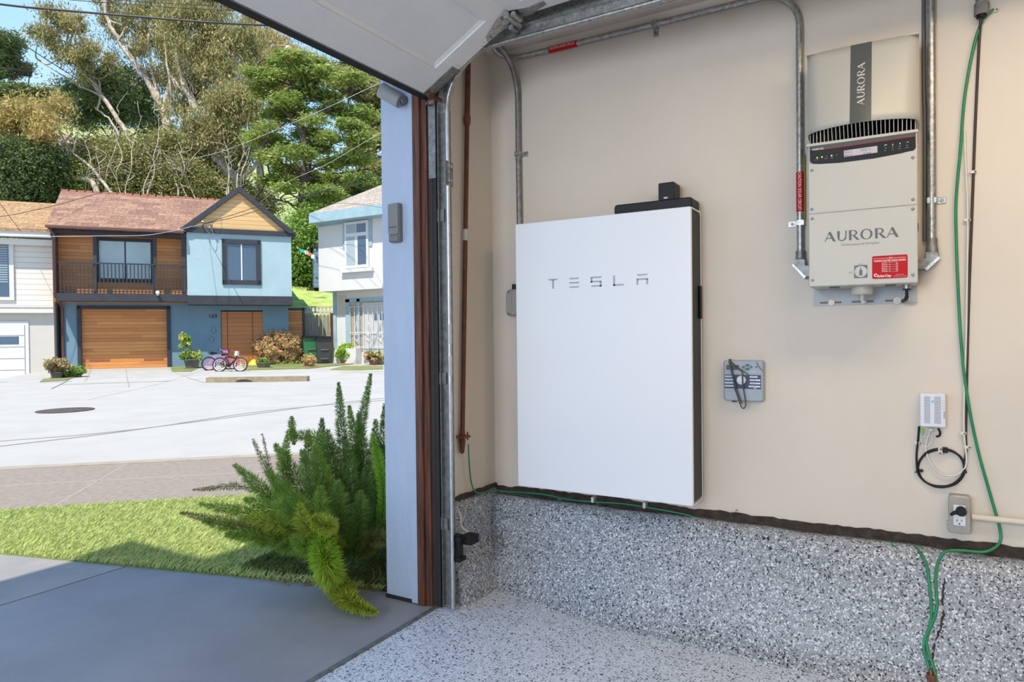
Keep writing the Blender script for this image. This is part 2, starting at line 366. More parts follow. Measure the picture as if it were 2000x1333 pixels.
# speckled foundation curbs
CF = Fr((0, 0, 0), (1, 0, 0))                                  # c = -Y
prof = [(2.42, -.01), (2.47, .008), (2.50, .035), (2.518, .08), (2.585, .22), (2.645, .355), (2.668, .392), (2.70, .40), (2.73, .402), (2.73, -.01)]
def curb_side():
    mb = MB(CF); n = 46; ys = [-4 + (4 + 1.70) * i / n for i in range(n + 1)]; rows = []
    rnd = random.Random(4)
    for y in ys:
        k = rnd.uniform(-.004, .004); kk = .42 + .58 * min(1, max(0, (1.62 - y) / .55)); rows.append([((2.69 - (2.69 - a) * kk if a < 2.69 else a) + (k if 2 < i < 8 else 0), b + (k if 4 < i < 9 else 0), -y) for i, (a, b) in enumerate(prof)])
    m = len(prof); vs = [p for r in rows for p in r]
    fs = [(i * m + j, i * m + (j + 1) % m, (i + 1) * m + (j + 1) % m, (i + 1) * m + j) for i in range(n) for j in range(m)] + [tuple(range(m)), tuple(range(n * m, n * m + m))]
    return mb.add(vs, fs, True)
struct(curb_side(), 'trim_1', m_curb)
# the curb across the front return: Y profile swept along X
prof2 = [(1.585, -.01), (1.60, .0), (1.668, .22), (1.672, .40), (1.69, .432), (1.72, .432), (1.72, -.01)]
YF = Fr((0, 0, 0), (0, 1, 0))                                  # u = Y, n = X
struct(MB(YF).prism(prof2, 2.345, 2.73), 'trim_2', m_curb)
# rough dark sill line where the wall finish stops above the curb
def ragged(fr, a0, a1, b0, b1, c0, c1, seed, j=.006, step=.02):
    rnd = random.Random(seed); n = int(abs(a1 - a0) / step); up = []; lo = []
    x = y = 0
    for i in range(n + 1):
        a = a0 + (a1 - a0) * i / n; x = x * .7 + rnd.uniform(-j, j); y = y * .7 + rnd.uniform(-j, j)
        up.append((a, b1 + x)); lo.append((a, b0 + y))
    mb = MB(fr); m = n + 1
    v = [(p[0], p[1], c0) for p in lo] + [(p[0], p[1], c0) for p in up] + [(p[0], p[1], c1 + rnd.uniform(-.003, .003)) for p in lo] + [(p[0], p[1], c1 * .6) for p in up]
    f = []
    for i in range(n): f += [(2 * m + i, 2 * m + i + 1, 3 * m + i + 1, 3 * m + i), (m + i, m + i + 1, 3 * m + i + 1, 3 * m + i), (i, i + 1, 2 * m + i + 1, 2 * m + i)]
    return mb.add(v, f)
struct(ragged(SW, -1.685, 4.0, .398, .436, 0, .010, 3, .0045), 'trim_3', m_gap)
struct(ragged(FW, 2.342, 2.728, .428, .446, 0, .016, 5, .003), 'trim_4', m_gap)

# right-hand reveal of the door opening
struct(MB(JB).bbox(-1.977, -1.832, .012, 2.42, -.15, 0, .004), 'trim_5', m_bluet)
struct(MB(JB).bbox(-1.834, -1.800, .004, 2.42, -.13, .006, .004), 'trim_6', m_bluet)
struct(MB(JB).box(-1.979, -1.80, .0, .016, -.15, .004), 'trim_7', m_rubber)
jm = MB(JB); jm.bbox(-1.799, -1.763, .002, 2.42, -.10, .010, .004); jm.bbox(-1.763, -1.735, .002, 2.42, -.10, -.004, .004); struct(jm, 'trim_8', m_brown)
struct(MB(JB).bbox(-1.735, -1.712, .002, 2.42, -.10, -.012, .003), 'trim_11', mat('dark_jamb_wood', (.035, .018, .012), .6, var=.5, vs=8, stretch=(10, 10, 1)))
struct(MB(JB).box(-1.712, -1.694, .002, 2.2, -.06, -.014), 'trim_9', m_rubber)
struct(MB(CF).box(-2.6, 2.33, -.002, .006, -1.725, -1.705), 'trim_10', m_galvd)

# fixtures for the added lamps under the ceiling (out of the frame)
m_lampglow = mat('lamp_diffuser', (1, .93, .82), .5, emit=3)
for l, p, c in LAMPS:
    t = thing('unseen_ceiling_lamp', (l[0], l[1], CEIL - .06), 'unseen long flat ceiling lamp above the middle of the garage' if l[0] > 0 else 'added unseen fill lamp on the ceiling at the back of the garage', 'lamp')
    MB().box(l[0] - .17, l[0] + .17, l[1] - .62, l[1] + .62, CEIL - .045, CEIL).build('housing', m_white, t)
    MB().box(l[0] - .15, l[0] + .15, l[1] - .6, l[1] + .6, CEIL - .06, CEIL - .045).build('diffuser', m_lampglow, t)

t = thing('wall_or_fill_lamp', (-3.2, .35, 1.0), 'added unseen cool white fill panel on the left garage wall', 'lamp')  # unseen panel added to brighten the side wall and battery
MB().box(-3.2, -3.10, FILL_PANEL[1] - .8, FILL_PANEL[1] + .8, FILL_PANEL[2] - .7, FILL_PANEL[2] + .7).build('housing', m_white, t)
MB().box(-3.10, -3.085, FILL_PANEL[1] - .76, FILL_PANEL[1] + .76, FILL_PANEL[2] - .66, FILL_PANEL[2] + .66).build('diffuser', mat('fill_diffuser', (.85, .93, 1), .5, emit=3), t)

# ============================================================ overhead door
DT = (2.25, Y0, 2.127)
DS = Fr(DT, (1, 0, 0), (0, -.879, .476)); H1 = .462
D2 = Fr((2.25, 1.284, 2.347), (1, 0, 0), (0, -1, .035)); H2 = .46
gd = thing('overhead_garage_door', (2.25, Y0, 2.127), 'white panelled overhead garage door folding up into the ceiling track', 'garage door')
def door_section(fr, H, name, br=.12, tr=.075):
    s = MB(fr); s.box(-4.85, 0, .0, H, -.045, -.013)
    s.box(-4.85, 0, 0, br, -.013, 0); s.box(-4.85, 0, H - tr, H, -.013, 0)
    xs = [0, -1.55, -3.10, -4.75]
    for x in xs: s.box(x - .10, x, br, H - tr, -.013, 0)
    return s.build(name, m_doorw, gd)
def door_mould(fr, H, par, br=.12, tr=.075):
    """narrow sloping mouldings round the recessed panels"""
    xs = [(-1.55, -.10), (-3.10, -1.65), (-4.75, -3.20)]
    m = MB(fr)
    for x0, x1 in xs:
        o = [(x0, br), (x1, br), (x1, H - tr), (x0, H - tr)]; k = .016
        i = [(x0 + k, br + k), (x1 - k, br + k), (x1 - k, H - tr - k), (x0 + k, H - tr - k)]
        m.add([(p[0], p[1], -.007) for p in o] + [(p[0], p[1], -.0125) for p in i], [(q, (q + 1) % 4, 4 + (q + 1) % 4, 4 + q) for q in range(4)])
    m.build('panel_moulding', m_doorw, par)
s1 = door_section(DS, H1, 'door_section'); door_mould(DS, H1, s1)
s2 = door_section(D2, H2, 'door_section', .08, .08); door_mould(D2, H2, s2, .08, .08)
sl = MB(DS); sl.box(-4.85, .002, -.028, -.001, -.05, -.004); sl.box(-4.85, .002, -.034, -.024, -.046, -.01)
sl.build('bottom_seal', m_rubber, gd, label='black rubber bottom seal')
MB(DS).box(-4.85, .0, -.004, .001, -.052, .001).build('seal_retainer', m_galvd, gd)
# corner bracket with its cable pin, roller and rusty spring clip
cb = MB(DS); cb.box(-.042, .010, .0, .165, .0, .004); cb.box(.004, .010, .0, .165, -.04, .004)
cbo = cb.build('corner_bracket', m_galvd, gd, label='grey steel corner bracket')
for b in (.03, .085, .14): MB(DS).cyl(-.02, b, .004, .009, .006, 6).build('bolt', m_galv, cbo)
rr = MB(DS); rr.tube([(-.03, .012, .012), (.05, .012, .012)], .009, 10); rr.cyl(-.012, .012, .004, .022, .014, 12)
rr.tube(crv([(.0, -.01, .01), (.012, -.03, .012), (.028, -.03, .014), (.035, -.008, .016), (.02, .006, .016)], 4), .004, 6)
rr.build('roller_bracket', m_copper, gd, label='rust-brown roller bracket')
sf = MB(DS); sf.tube(crv([(.03, -.035, -.01), (.045, -.055, -.006), (.055, -.04, -.004), (.05, -.02, 0)], 5), .0035, 6); sf.build('safety_hook', m_galv, gd)
# hinge between the two sections
hg = MB(DS); hg.prism([(-.035, H1 - .125), (-.008, H1 - .135), (.006, H1 - .02), (-.055, H1 - .0), (-.07, H1 - .04)], 0, .004)
hg2 = MB(D2); hg2.prism([(-.07, .01), (.0, .0), (.004, .07), (-.03, .15), (-.055, .15), (-.05, .09)], 0, .004)
ho = hg.build('hinge_leaf', m_galv, gd); hg2.build('hinge_leaf', m_galv, gd)
hk = MB(DS)
hk.tube([(-.075, H1 - .004, .018), (.03, H1 - .004, .018)], .013, 14); hk.tube([(-.065, H1 + .018, .030), (-.01, H1 + .018, .030)], .011, 14)
hk.tube([(.0, H1 - .03, .018), (.045, H1 - .03, .018)], .010, 12)
hk.build('hinge_knuckle', m_galv, gd)
hs = MB(DS)
for a, b in ((-.02, H1 - .11), (-.055, H1 - .03)): hs.cyl(a, b, .004, .01, .005, 6)
hs.build('screw', m_galvd, gd)
ns = MB(DS)
for a, b in ((-.016, .18), (-.03, .178), (-.035, .13), (-.012, .30), (-.022, .315)): ns.tube([(a, b, .0005), (a + .006, b + .003, .0012)], .0011, 4)
ns.build('staple', m_galvd, gd)

# tracks
tk = thing('door_track', (2.29, 1.655, 0), 'galvanised steel track for the overhead door, curving from upright to level', 'door track')
def track_frames(seg=None):
    P = []; X = Vector((1, 0, 0)); R_ = .24; z1 = 2.07; xx = 2.288
    for z in (.012, .6, 1.2, 1.7, z1): P.append((Vector((xx, 1.655, z)), X, Vector((0, -1, 0))))
    for k in range(1, 13):
        q = PI / 2 * k / 12
        P.append((Vector((xx, 1.655 - R_ * (1 - math.cos(q)), z1 + R_ * math.sin(q))), X, Vector((0, -math.cos(q), -math.sin(q)))))
    P.append((Vector((xx, -1.8, z1 + R_ + .02)), X, Vector((0, 0, -1))))
    return P
TF = track_frames()
cprof = [(0, .026), (.024, .026), (.024, -.026), (0, -.026), (0, -.0235), (.0215, -.0235), (.0215, .0235), (0, .0235)]
MB().sweep(cprof, TF[:5]).build('vertical_track', m_galvd, tk)
MB().sweep(cprof, TF[4:]).build('horizontal_track', m_galv, tk)
for nm, fr_, mt in (('vertical_lip', TF[:5], m_lite_steel), ('horizontal_lip', TF[4:], m_galv)):
    MB().tube([p + x * .002 + y * .024 for p, x, y in fr_], .008, 8, raw=True).build(nm, mt, tk)
wb = MB(); wb.box(2.318, 2.322, -1.8, 1.36, 2.29, 2.40); wb.box(2.29, 2.322, -1.8, 1.36, 2.395, 2.40)
wb.build('track_angle', m_galv, tk)
sp = MB(FW); sp.box(2.262, 2.318, 1.76, 1.86, .062, .066)
spo = sp.build('splice_plate', m_galvd, tk)
for a, b in ((2.283, 1.84), (2.283, 1.815), (2.300, 1.84), (2.283, 1.78), (2.3, 1.78)): MB(FW).cyl(a, b, .066, .072, .006, 8).build('bolt', m_lite_steel, spo)
for z0, z1 in ((1.11, 1.19), (.98, 1.06), (.83, .90)): MB(FW).bbox(2.279, 2.297, z0, z1, .062, .066, .003).build('tag_plate', m_offw, tk)
for z in (.33, .94, 1.62): MB().box(2.30, 2.345, 1.66, 1.712, z, z + .05).build('wall_bracket', m_galvd, tk)
MB(JB).box(-1.725, -1.69, 1.80, 2.13, -.012, -.006).build('flag_bracket', m_galvd, tk)
# photo-eye
pe = thing('door_safety_sensor', (2.34, 1.62, .30), 'small black safety sensor clipped low on the door track', 'sensor')
q = MB(FW); q.bbox(2.306, 2.335, .20, .315, .055, .085, .004); q.box(2.30, 2.342, .208, .222, .05, .095); q.box(2.30, 2.342, .292, .306, .05, .095); q.build('mounting_clip', m_black, pe)
q = MB(FW); q.bbox(2.335, 2.405, .268, .305, .07, .12, .006); q.build('sensor_head', m_black, pe)
q = MB(FW); q.cyl(2.40, .286, .12, .126, .008, 12); q.build('lens', m_dgrey, pe)
cw = MB(); pts = []
c0 = [Vector((2.362, 1.655, .42)), Vector((2.37, 1.64, .37)), Vector((2.375, 1.64, .33)), Vector((2.41, 1.62, .298))]
for i, p in enumerate(crv(c0, 26)): pts.append(p + (Vector((math.cos(i * 1.3), 0, math.sin(i * 1.3))) * .004 if i > 12 else Vector()))
cw.tube(pts, .0028, 5, raw=True); tag(cw.build('coiled_wire', m_offw), 'cream coiled low-voltage wire running down to the safety sensor', 'wire')

# keypad and lamp on the blue reveal
kp = thing('garage_door_keypad', (2.26, 1.90, 1.50), 'grey plastic garage door keypad on the blue door post', 'keypad')
def jb(x, y, c=.0): return JB.px(x, y, c)
ka0, kb1 = jb(756, 398, .03); ka1, kb0 = jb(778, 472, .03)
MB(JB).bbox(ka0, ka1, kb0, kb1, .0, .024, .008).build('case', mat('keypad_grey', (.17, .17, .17), .5), kp)
MB(JB).bbox(ka0 + .002, ka1 - .002, kb0 + .032, kb1 - .002, .024, .030, .007).build('flip_cover', mat('keypad_cover_grey', (.21, .205, .20), .45), kp)
MB(JB).bbox(ka0 + .008, ka1 - .008, kb0 + .060, kb0 + .067, .030, .0312, .003).build('maker_plate', m_dgrey, kp)
MB(JB).bbox(ka0 + .004, ka1 - .004, kb0 + .004, kb0 + .026, .024, .028, .004).build('battery_door', mat('keypad_grey', (.17, .17, .17)), kp)
dl = thing('spot_light', (2.27, 1.93, 2.2), 'small grey cylindrical light tucked under the door header', 'lamp')
p0 = Vector(JB.w(*jb(745, 176, .06), .06)); p1 = Vector(JB.w(*jb(782, 198, .03), .03))
m_spot = mat('spot_grey', (.33, .33, .33), .5)
ax = (p1 - p0).normalized(); q = MB(); q.tube([p0, p0 + ax * .004, p1], [.033, .034, .030], 20, raw=True); q.build('shade', m_spot, dl)
q = MB(); q.tube([p0 - ax * .001, p0 + ax * .001], .030, 20, raw=True); q.build('lens', m_white, dl)
q = MB(); q.tube(crv([p1, p1 + Vector((.0, -.01, -.02)), p1 + Vector((.015, -.02, -.005)), p1 + Vector((.015, -.02, .02))], 5), .003, 6, raw=True); q.build('lead', m_dgrey, dl)
q = MB(); q.tube([p1, p1 + Vector((.03, 0, .02))], .012, 10, raw=True); q.build('knuckle', m_spot, dl)

# ============================================================ battery cabinet
bat = thing('wall_battery', (XW - .08, 1.09, .484), 'large white wall-mounted battery cabinet with black sides', 'battery')
A0, A1, B0, B1 = -1.472, -.706, .484, 1.624
MB(SW).bbox(A0, A1, B0, B1, .150, .165, .006, 4).build('front_cover', m_whitep, bat)
MB(SW).bbox(A0 + .006, A1 - .004, B0 + .004, B1 - .005, .018, .150, .01).build('body', m_blackg, bat, label='black side casing')
q = MB(SW); q.box(A0 + .004, A1 - .001, B1 - .005, B1, .02, .152); q.box(A1 - .003, A1, B0 + .004, B1, .018, .022); q.box(A0 + .004, A1, B0, B0 + .004, .02, .152); q.box(A0, A0 + .005, B0, B1 - .005, .02, .152)
q.build('shell_edge', m_whitep, bat)
MB(SW).bbox(-1.028, A1 - .004, B1, B1 + .043, .03, .130, .012).build('top_cover', m_black, bat, label='black wiring compartment cover on top')
MB(SW).bbox(-.850, -.785, 1.668, 1.738, .035, .108, .006).build('antenna_box', m_black, bat, label='small black box on the top cover')
MB(SW).bbox(-.828, -.812, 1.674, 1.681, .108, .1086, .002).build('antenna_label', m_pale, bat)
def tl(x0, polys):
    T = MB(SW)
    wd, h, bb = .0475, .0415, 1.3365
    for p in polys: T.prism([(x0 + q_[0] * wd, bb + q_[1] * h) for q_ in p], .165, .1656)
    T.build('letter', m_lgrey, bat)
BAR = lambda y, i=.12: [(0, y + .15), (1, y + .15), (1 - i, y), (i, y)]
pit = (1.314 - .875 - .0475) / 4
xs = [-1.314 + pit * i for i in range(5)]
tl(xs[0], [BAR(.85), [(.41, 0), (.59, 0), (.59, .9), (.41, .9)]])
tl(xs[1], [BAR(.85), BAR(.43, .05), BAR(0, .12)])
tl(xs[2], [[(0, .85), (1, .85), (1, 1), (0, 1)][:2] + [(1.0, 1), (0, 1)], [(0, .43), (.16, .43), (.16, .9), (0, .9)], [(0, .43), (1, .43), (1, .58), (0, .58)], [(.84, .0), (1, .0), (1, .5), (.84, .5)], [(-.0, 0), (1, 0), (1, .15), (.12, .15)]])
tl(xs[3], [[(0, 0), (.17, 0), (.17, 1), (0, 1)], [(0, 0), (.88, 0), (1, .15), (0, .15)]])
tl(xs[4], [BAR(.85), [(0, .44), (1, .44), (1, .6), (0, .6)], [(0, 0), (.16, 0), (.16, .5), (0, .5)], [(.84, 0), (1, 0), (1, .5), (.84, .5)]])
q = MB(SW); q.bbox(A1 - .001, A1 + .003, 1.20, 1.33, .02, .045, .004); q.build('side_switch', m_black, bat)

# ============================================================ conduits on the side wall
m_yel = mat('yellow_green_paint', (.36, .33, .04), .5)
def strap(a, b, side=1, vertical=True, name='one-hole steel strap', c=.0, par=None, mt=m_galv):
    q = MB(SW); r = .015
    if vertical:
        q.bbox(a - r, a + r, b - .011, b + .011, 0, .032, .004); q.bbox(a + side * r * .6, a + side * .042, b - .011, b + .011, 0, .004, .004)
        o = q.build('strap', mt, par); z = MB(SW); z.cyl(a + side * .030, b, .004, .008, .006, 8); z.build('screw', m_galvd, o)
    else:
        q.bbox(a - .011, a + .011, b - r, b + r, 0, .032, .004); q.bbox(a - .011, a + .011, b - .045, b - r * .5, 0, .004, .004)
        o = q.build('strap', mt, par); z = MB(SW); z.cyl(a, b - .032, .004, .008, .006, 8); z.build('screw', m_galvd, o)
RC = .0125
# 1: level run under the ceiling, down to the inverter
c1 = thing('steel_conduit', (XW - .02, 1.0, 2.4), 'galvanised conduit under the ceiling that bends down to the left of the inverter', 'conduit')
path = [(-1.62, 2.47, .10), (-1.62, 2.44, .06), (-1.575, 2.416, .03), (-1.50, 2.409, .02), (-1.30, 2.409, .018), (-.47, 2.409, .018)]
path = crv(path[:5], 6) + [Vector(path[5])] + [Vector((-.47 + .13 * math.sin(t), 2.279 + .13 * math.cos(t), .018)) for t in [PI / 2 * k / 8 for k in range(1, 9)]] + [Vector((-.340, 1.405, .02))]
MB(SW).tube([tuple(p) for p in path], RC, 12).build('pipe', m_galv, c1)
strap(-.888, 2.409, vertical=False, par=c1); strap(-.340, 1.547, -1, par=c1)
def caution(a0, a1, b0, b1, vert, par):
    q = MB(SW)
    if not vert:
        q.tube([(a0, b0, .018), (a1, b0, .018)], RC + .0012, 14); o = q.build('caution_label', m_red, par)
        z = MB(SW); text_mb(z, 'CAUTION: SOLAR CIRCUIT', a0 + .006, b0 - .0065, .0325, .0115, width=abs(a1 - a0) - .012); z.build('label_lettering', m_labelw, o)
    else:
        q.tube([(a0, b0, .019), (a0, b1, .019)], RC + .0012, 14); o = q.build('caution_label', m_red, par)
        z = MB(SW); text_mb(z, 'CAUTION: SOLAR CIRCUIT', a0 - .0055, b1 - .004, .0335, .0115, width=abs(b1 - b0) - .008, vertical=2); z.build('label_lettering', m_labelw, o)
caution(-1.372, -1.235, 2.409, 2.409, False, c1); caution(-.340, -.340, 1.588, 1.733, True, c1)
MB(SW).tube([(-.334, 1.80, .0125), (-.334, 1.56, .0125)], RC - .001, 10).build('painted_patch', m_yel, c1)
def conduit_body(a, zt, side, label):
    """LB fitting: hub on top, angled body with a cover plate, nipple into the inverter"""
    t = thing('conduit_elbow', (XW - .03, -a, zt - .1), label, 'conduit fitting'); c = .03
    q = MB(SW); q.tube([(a, zt + .015, .022), (a, zt - .014, .022)], .0165, 14); q.tube([(a, zt - .012, .022), (a, zt - .05, .026)], [.0175, .021], 14); q.build('hub', m_galvd, t)
    L = [(1552, 508), (1573, 508), (1573, 519), (1582, 521), (1582, 540), (1573, 541), (1551, 522)] if side > 0 else [(1808, 494), (1831, 494), (1833, 506), (1812, 526), (1792, 526), (1792, 508), (1808, 506)]
    q = MB(SW); q.prism([SW.px(x, y, c) for x, y in L], .006, .046); q.build('elbow_body', m_galvd, t)
    L = [(1548, 519), (1551, 517), (1575, 541), (1572, 545)] if side > 0 else [(1832, 502), (1837, 505), (1810, 530), (1806, 526)]
    q = MB(SW); q.prism([SW.px(x, y, c) for x, y in L], .002, .050); q.build('cover_plate', m_galv, t)
conduit_body(-.340, 1.428, 1, 'grey conduit elbow entering the inverter on its left side')
# 2: right of the inverter
c2 = thing('steel_conduit', (XW - .02, -.075, 1.4), 'weathered steel conduit running straight down right of the inverter', 'conduit')
MB(SW).tube([(.073, 2.46, .02), (.073, 1.43, .02)], RC + .001, 14).build('pipe', m_galv, c2); strap(.073, 1.585, 1, par=c2)
q = MB(SW); q.tube(crv([(.052, 2.46, .008), (.052, 2.0, .007), (.054, 1.85, .012), (.052, 1.45, .008)], 4), .006, 8); q.build('backing_strip', m_dgrey, c2)
conduit_body(.073, 1.442, -1, 'grey conduit elbow entering the inverter on its right side')
# 3: conduit down to the battery
c3 = thing('steel_conduit', (XW - .03, 1.53, 1.0), 'grey steel conduit curving from the ceiling down behind the battery', 'conduit')
pts = crv([(-1.60, 2.47, .16), (-1.57, 2.44, .13), (-1.545, 2.37, .06), (-1.535, 2.27, .025), (-1.535, 2.15, .018), (-1.535, 1.97, .018)], 6) + [Vector((-1.53, 1.0, .018)), Vector((-1.50, .95, .03))]
MB(SW).tube([tuple(p) for p in pts], RC, 12).build('pipe', m_galvd, c3); strap(-1.535, 1.97, 1, par=c3)
lb = thing('electrical_fitting', (XW - .03, 1.5, 1.1), 'cast aluminium conduit body with oval cover at the left edge of the battery', 'conduit fitting')
a_, b_ = SW.px(999, 592, .03)
MB(SW).bbox(a_ - .022, a_ + .07, b_ - .062, b_ + .062, 0, .05, .022, 6).build('body', mat('cast_aluminium', (.5, .5, .49), .35, .7), lb)
q = MB(SW); q.bbox(a_ - .016, a_ + .016, b_ - .055, b_ + .055, .05, .055, .016, 6); o = q.build('oval_cover', mat('cast_aluminium', (.5, .5, .49)), lb)
q = MB(SW); q.cyl(a_, b_ + .048, .055, .058, .005, 8); q.cyl(a_, b_ - .048, .055, .058, .005, 8); q.build('screw', m_galvd, o)
MB(SW).tube([(a_ + .015, b_ + .06, .025), (a_ + .018, b_ + .085, .025)], .014, 10).build('hub', m_black, lb)

# dark sheathed cable with its conduit connector, white cable, green wires
cn = thing('conduit_connector', (XW - .03, -.24, 2.2), 'steel conduit connector with locknut in the upper right corner', 'conduit fitting')
a_, b_ = SW.px(1917, 20, .03)
MB(SW).tube([(a_, b_ + .35, .03), (a_, b_ + .01, .03)], .012, 12).build('pipe', m_galvd, cn)
MB(SW).tube([(a_, b_ + .022, .03), (a_, b_ - .016, .03)], .021, 8, smooth=False).build('locknut', m_galvd, cn)
MB(SW).tube([(a_, b_ + .04, .03), (a_, b_ + .02, .03)], .017, 14).build('coupling', m_galv, cn)
MB(SW).tube([(a_, b_ - .012, .03), (a_, b_ - .024, .03)], .015, 14).build('bushing', m_blackg, cn)
def curb_c(z):
    for (x0, z0), (x1, z1) in zip(prof[:-2], prof[1:-1]):
        if z0 <= z <= z1: return XW - (x0 + (x1 - x0) * (z - z0) / (z1 - z0))
    return 0 if z > .4 else .31
def on_curb(x, y, lift=.006):
    d = ray(x, y); C = Vector(CAM); t = 1.0
    while t < 4:
        p = C + d * t
        if XW - p.x <= curb_c(p.z) + lift: break
        t += .002
    return p
def swp(pts, c=.006): return [(*SW.px(x, y, c if len(p_) == 0 else p_[0]), c if len(p_) == 0 else p_[0]) for x, y, *p_ in pts]
def cable(name, pts, r, mt, label, c=.006, n=6, cat='cable', seg=8):
    q = MB(SW); q.tube([tuple(p) for p in crv(swp(pts, c), n)], r, seg); return tag(q.build(name, mt), label, cat)
cable('sheathed_cable', [(1916, 30, .03), (1912, 90, .008), (1905, 240), (1899, 400), (1893, 560), (1889, 700), (1887, 800), (1886, 853), (1887, 880), (1884, 910)], .0042, mat('brown_black_sheath', (.035, .022, .017), .5), 'dark brown cable running from the ceiling connector down to the coiled cable')
cable('data_cable', [(1884, 255), (1886, 320), (1889, 380), (1890, 432), (1889, 520), (1887, 650), (1883, 780), (1883, 850), (1888, 900), (1880, 920), (1862, 930), (1835, 925), (1815, 900), (1808, 875), (1812, 855), (1820, 835)], .0032, m_offw, 'off-white data cable looping up into the white network box', .010)
def onS(x, y, c): return SW.w(*SW.px(x, y, c), c)
def gwire(pts, label, r=.0046):
    q = MB(); q.tube(crv(pts, 6), r, 8, raw=True); tag(q.build('ground_wire', m_green), label, 'cable')
gwire([onS(*p) for p in ((1941, 18, .012), (1920, 38, .014), (1902, 90, .014), (1884, 190, .012), (1876, 290, .012), (1868, 380, .012), (1867, 440, .012), (1871, 560, .012), (1878, 680, .012), (1890, 780, .012), (1910, 880, .012), (1935, 970, .012), (1952, 1030, .014), (1954, 1055, .02), (1944, 1070, .03), (1920, 1079, .045), (1880, 1076, .055), (1850, 1077, .062))] + [on_curb(*p) for p in ((1836, 1090), (1828, 1120), (1829, 1160), (1830, 1185), (1822, 1215), (1810, 1245), (1812, 1270), (1822, 1300), (1829, 1330), (1830, 1350))], 'long green ground wire hanging from the ceiling connector to the floor')
gwire([on_curb(*p) for p in ((1774, 1063, .002), (1788, 1070), (1800, 1085), (1810, 1105), (1815, 1140), (1819, 1180), (1817, 1220), (1806, 1250), (1805, 1275), (1812, 1298), (1817, 1315))], 'short green ground wire looping out of the curb beside the long one')
gwire([on_curb(*p) for p in ((1731, 1055, .001), (1740, 1061, .006), (1748, 1071, .001))], 'stub of green wire surfacing at the top of the curb')
def onF(x, y, c): return FW.w(*FW.px(x, y, c), c)
gp = [onF(915, 868, .045), onF(916, 900, .04), onF(920, 940, .035), onF(929, 962, .032), onF(948, 962, .03), onF(962, 956, .03)] + [SW.w(*SW.px(x, y, c), c) for x, y, c in ((985, 960, .025), (1060, 966, .028), (1110, 976, .03), (1160, 981, .03), (1220, 985, .03), (1290, 996, .03), (1340, 1006, .025), (1365, 1014, .02))]
q = MB(); q.tube(crv(gp, 5), .0034, 8, raw=True); tag(q.build('ground_wire', m_green), 'green ground wire from the brown pipe clamp along the sill under the battery', 'cable')
q = MB(); q.tube(crv([onF(925, 968, .026), onF(950, 962, .024), SW.w(*SW.px(985, 962, .03), .03), SW.w(*SW.px(1040, 972, .03), .03), SW.w(*SW.px(1100, 985, .03), .03), SW.w(*SW.px(1200, 1000, .03), .03), SW.w(*SW.px(1260, 1002, .03), .03)], 5), .0018, 6, raw=True); tag(q.build('telephone_wire', m_dgrey), 'thin grey wire lying along the dark sill behind the battery', 'cable')
for x, y, lab in ((1157, 977, 'pale wire staple on the sill below the battery lettering'), (1258, 988, 'pale wire staple on the sill near the battery right corner')):
    a, b = SW.px(x, y, .034); tag(MB(SW).bbox(a - .006, a + .006, b - .012, b + .012, .0, .036, .003).build('wire_staple', m_offw), lab, 'staple')
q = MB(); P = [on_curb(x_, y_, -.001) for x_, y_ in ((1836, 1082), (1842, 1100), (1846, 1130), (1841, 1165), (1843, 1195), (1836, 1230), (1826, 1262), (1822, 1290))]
rj = random.Random(3); q.tube([p + Vector((0, rj.uniform(-.003, .003), 0)) for p in crv(P, 5)], [.0015 + .0035 * rj.random() for _ in crv(P, 5)], 6, raw=True); struct(q, 'trim_12', m_gap)  # dark strip for the curb seam, its ragged shadow put into the colour
# ground clamp by the floor
_p = on_curb(1818, 1320); a, b, cc_ = -_p.y, _p.z, XW - _p.x; gc = thing('ground_clamp', SW.w(a, b - .02, cc_), 'copper ground clamp at the foot of the green wires', 'clamp')
MB(SW).tube([(a, b + .018, cc_), (a + .002, b - .03, cc_ + .015)], .006, 8).build('rod', m_copper, gc); q = MB(SW); q.bbox(a - .012, a + .014, b - .012, b + .006, cc_ - .02, cc_ + .02, .004); q.build('clamp_body', m_copper, gc)
# cable clips
def clip(x, y, lab, w=.010):
    a, b = SW.px(x, y, .01); t = thing('cable_clip', SW.w(a, b, 0), lab, 'clip', 'white plastic cable clips on the right wall')
    MB(SW).bbox(a - w, a + w, b - .005, b + .005, 0, .013, .003).build('clip_body', m_offw, t); MB(SW).cyl(a + w * .5, b, .013, .016, .003, 8).build('nail', m_copper, t)
clip(1901, 336, 'cable clip on the dark cable level with the inverter display')
clip(1889, 430, 'cable clip on the white cable level with the inverter seam')
clip(1881, 847, 'cable clip where the white cable starts its loop')
clip(1890, 874, 'cable clip just right of the black coil')
clip(1794, 866, 'cable clip below the left corner of the network box')
clip(1943, 20, 'cable clip holding the green wire top end')

# brown gas pipe on the front return
gpz = thing('gas_pipe', (2.5, 1.66, .63), 'brown painted pipe running down the narrow front wall', 'pipe')
(pa0, pb0), (pa1, pb1) = FW.px(916, 118, .025), FW.px(905, 850, .025)
def pl(t): return (pa0 + (pa1 - pa0) * t, pb0 + (pb1 - pb0) * t, .02)
MB(FW).tube([pl(-.06), pl(.16)], .0125, 12).build('upper_pipe', m_rust, gpz); MB(FW).tube([pl(.15), pl(1.0)], .0105, 12).build('lower_pipe', m_rust, gpz)
MB(FW).tube([pl(.145), pl(.155), pl(.165), pl(.175)], [.0125, .016, .016, .0125], 12).build('coupling', m_rust, gpz)
MB(FW).tube([pl(.455), pl(.485)], .0118, 12).build('paper_tag', m_pale, gpz)
MB(FW).tube([pl(.985), pl(1.0), pl(1.02), pl(1.045), pl(1.05)], [.0105, .013, .014, .010, .003], 12).build('pipe_cap', m_rust, gpz)
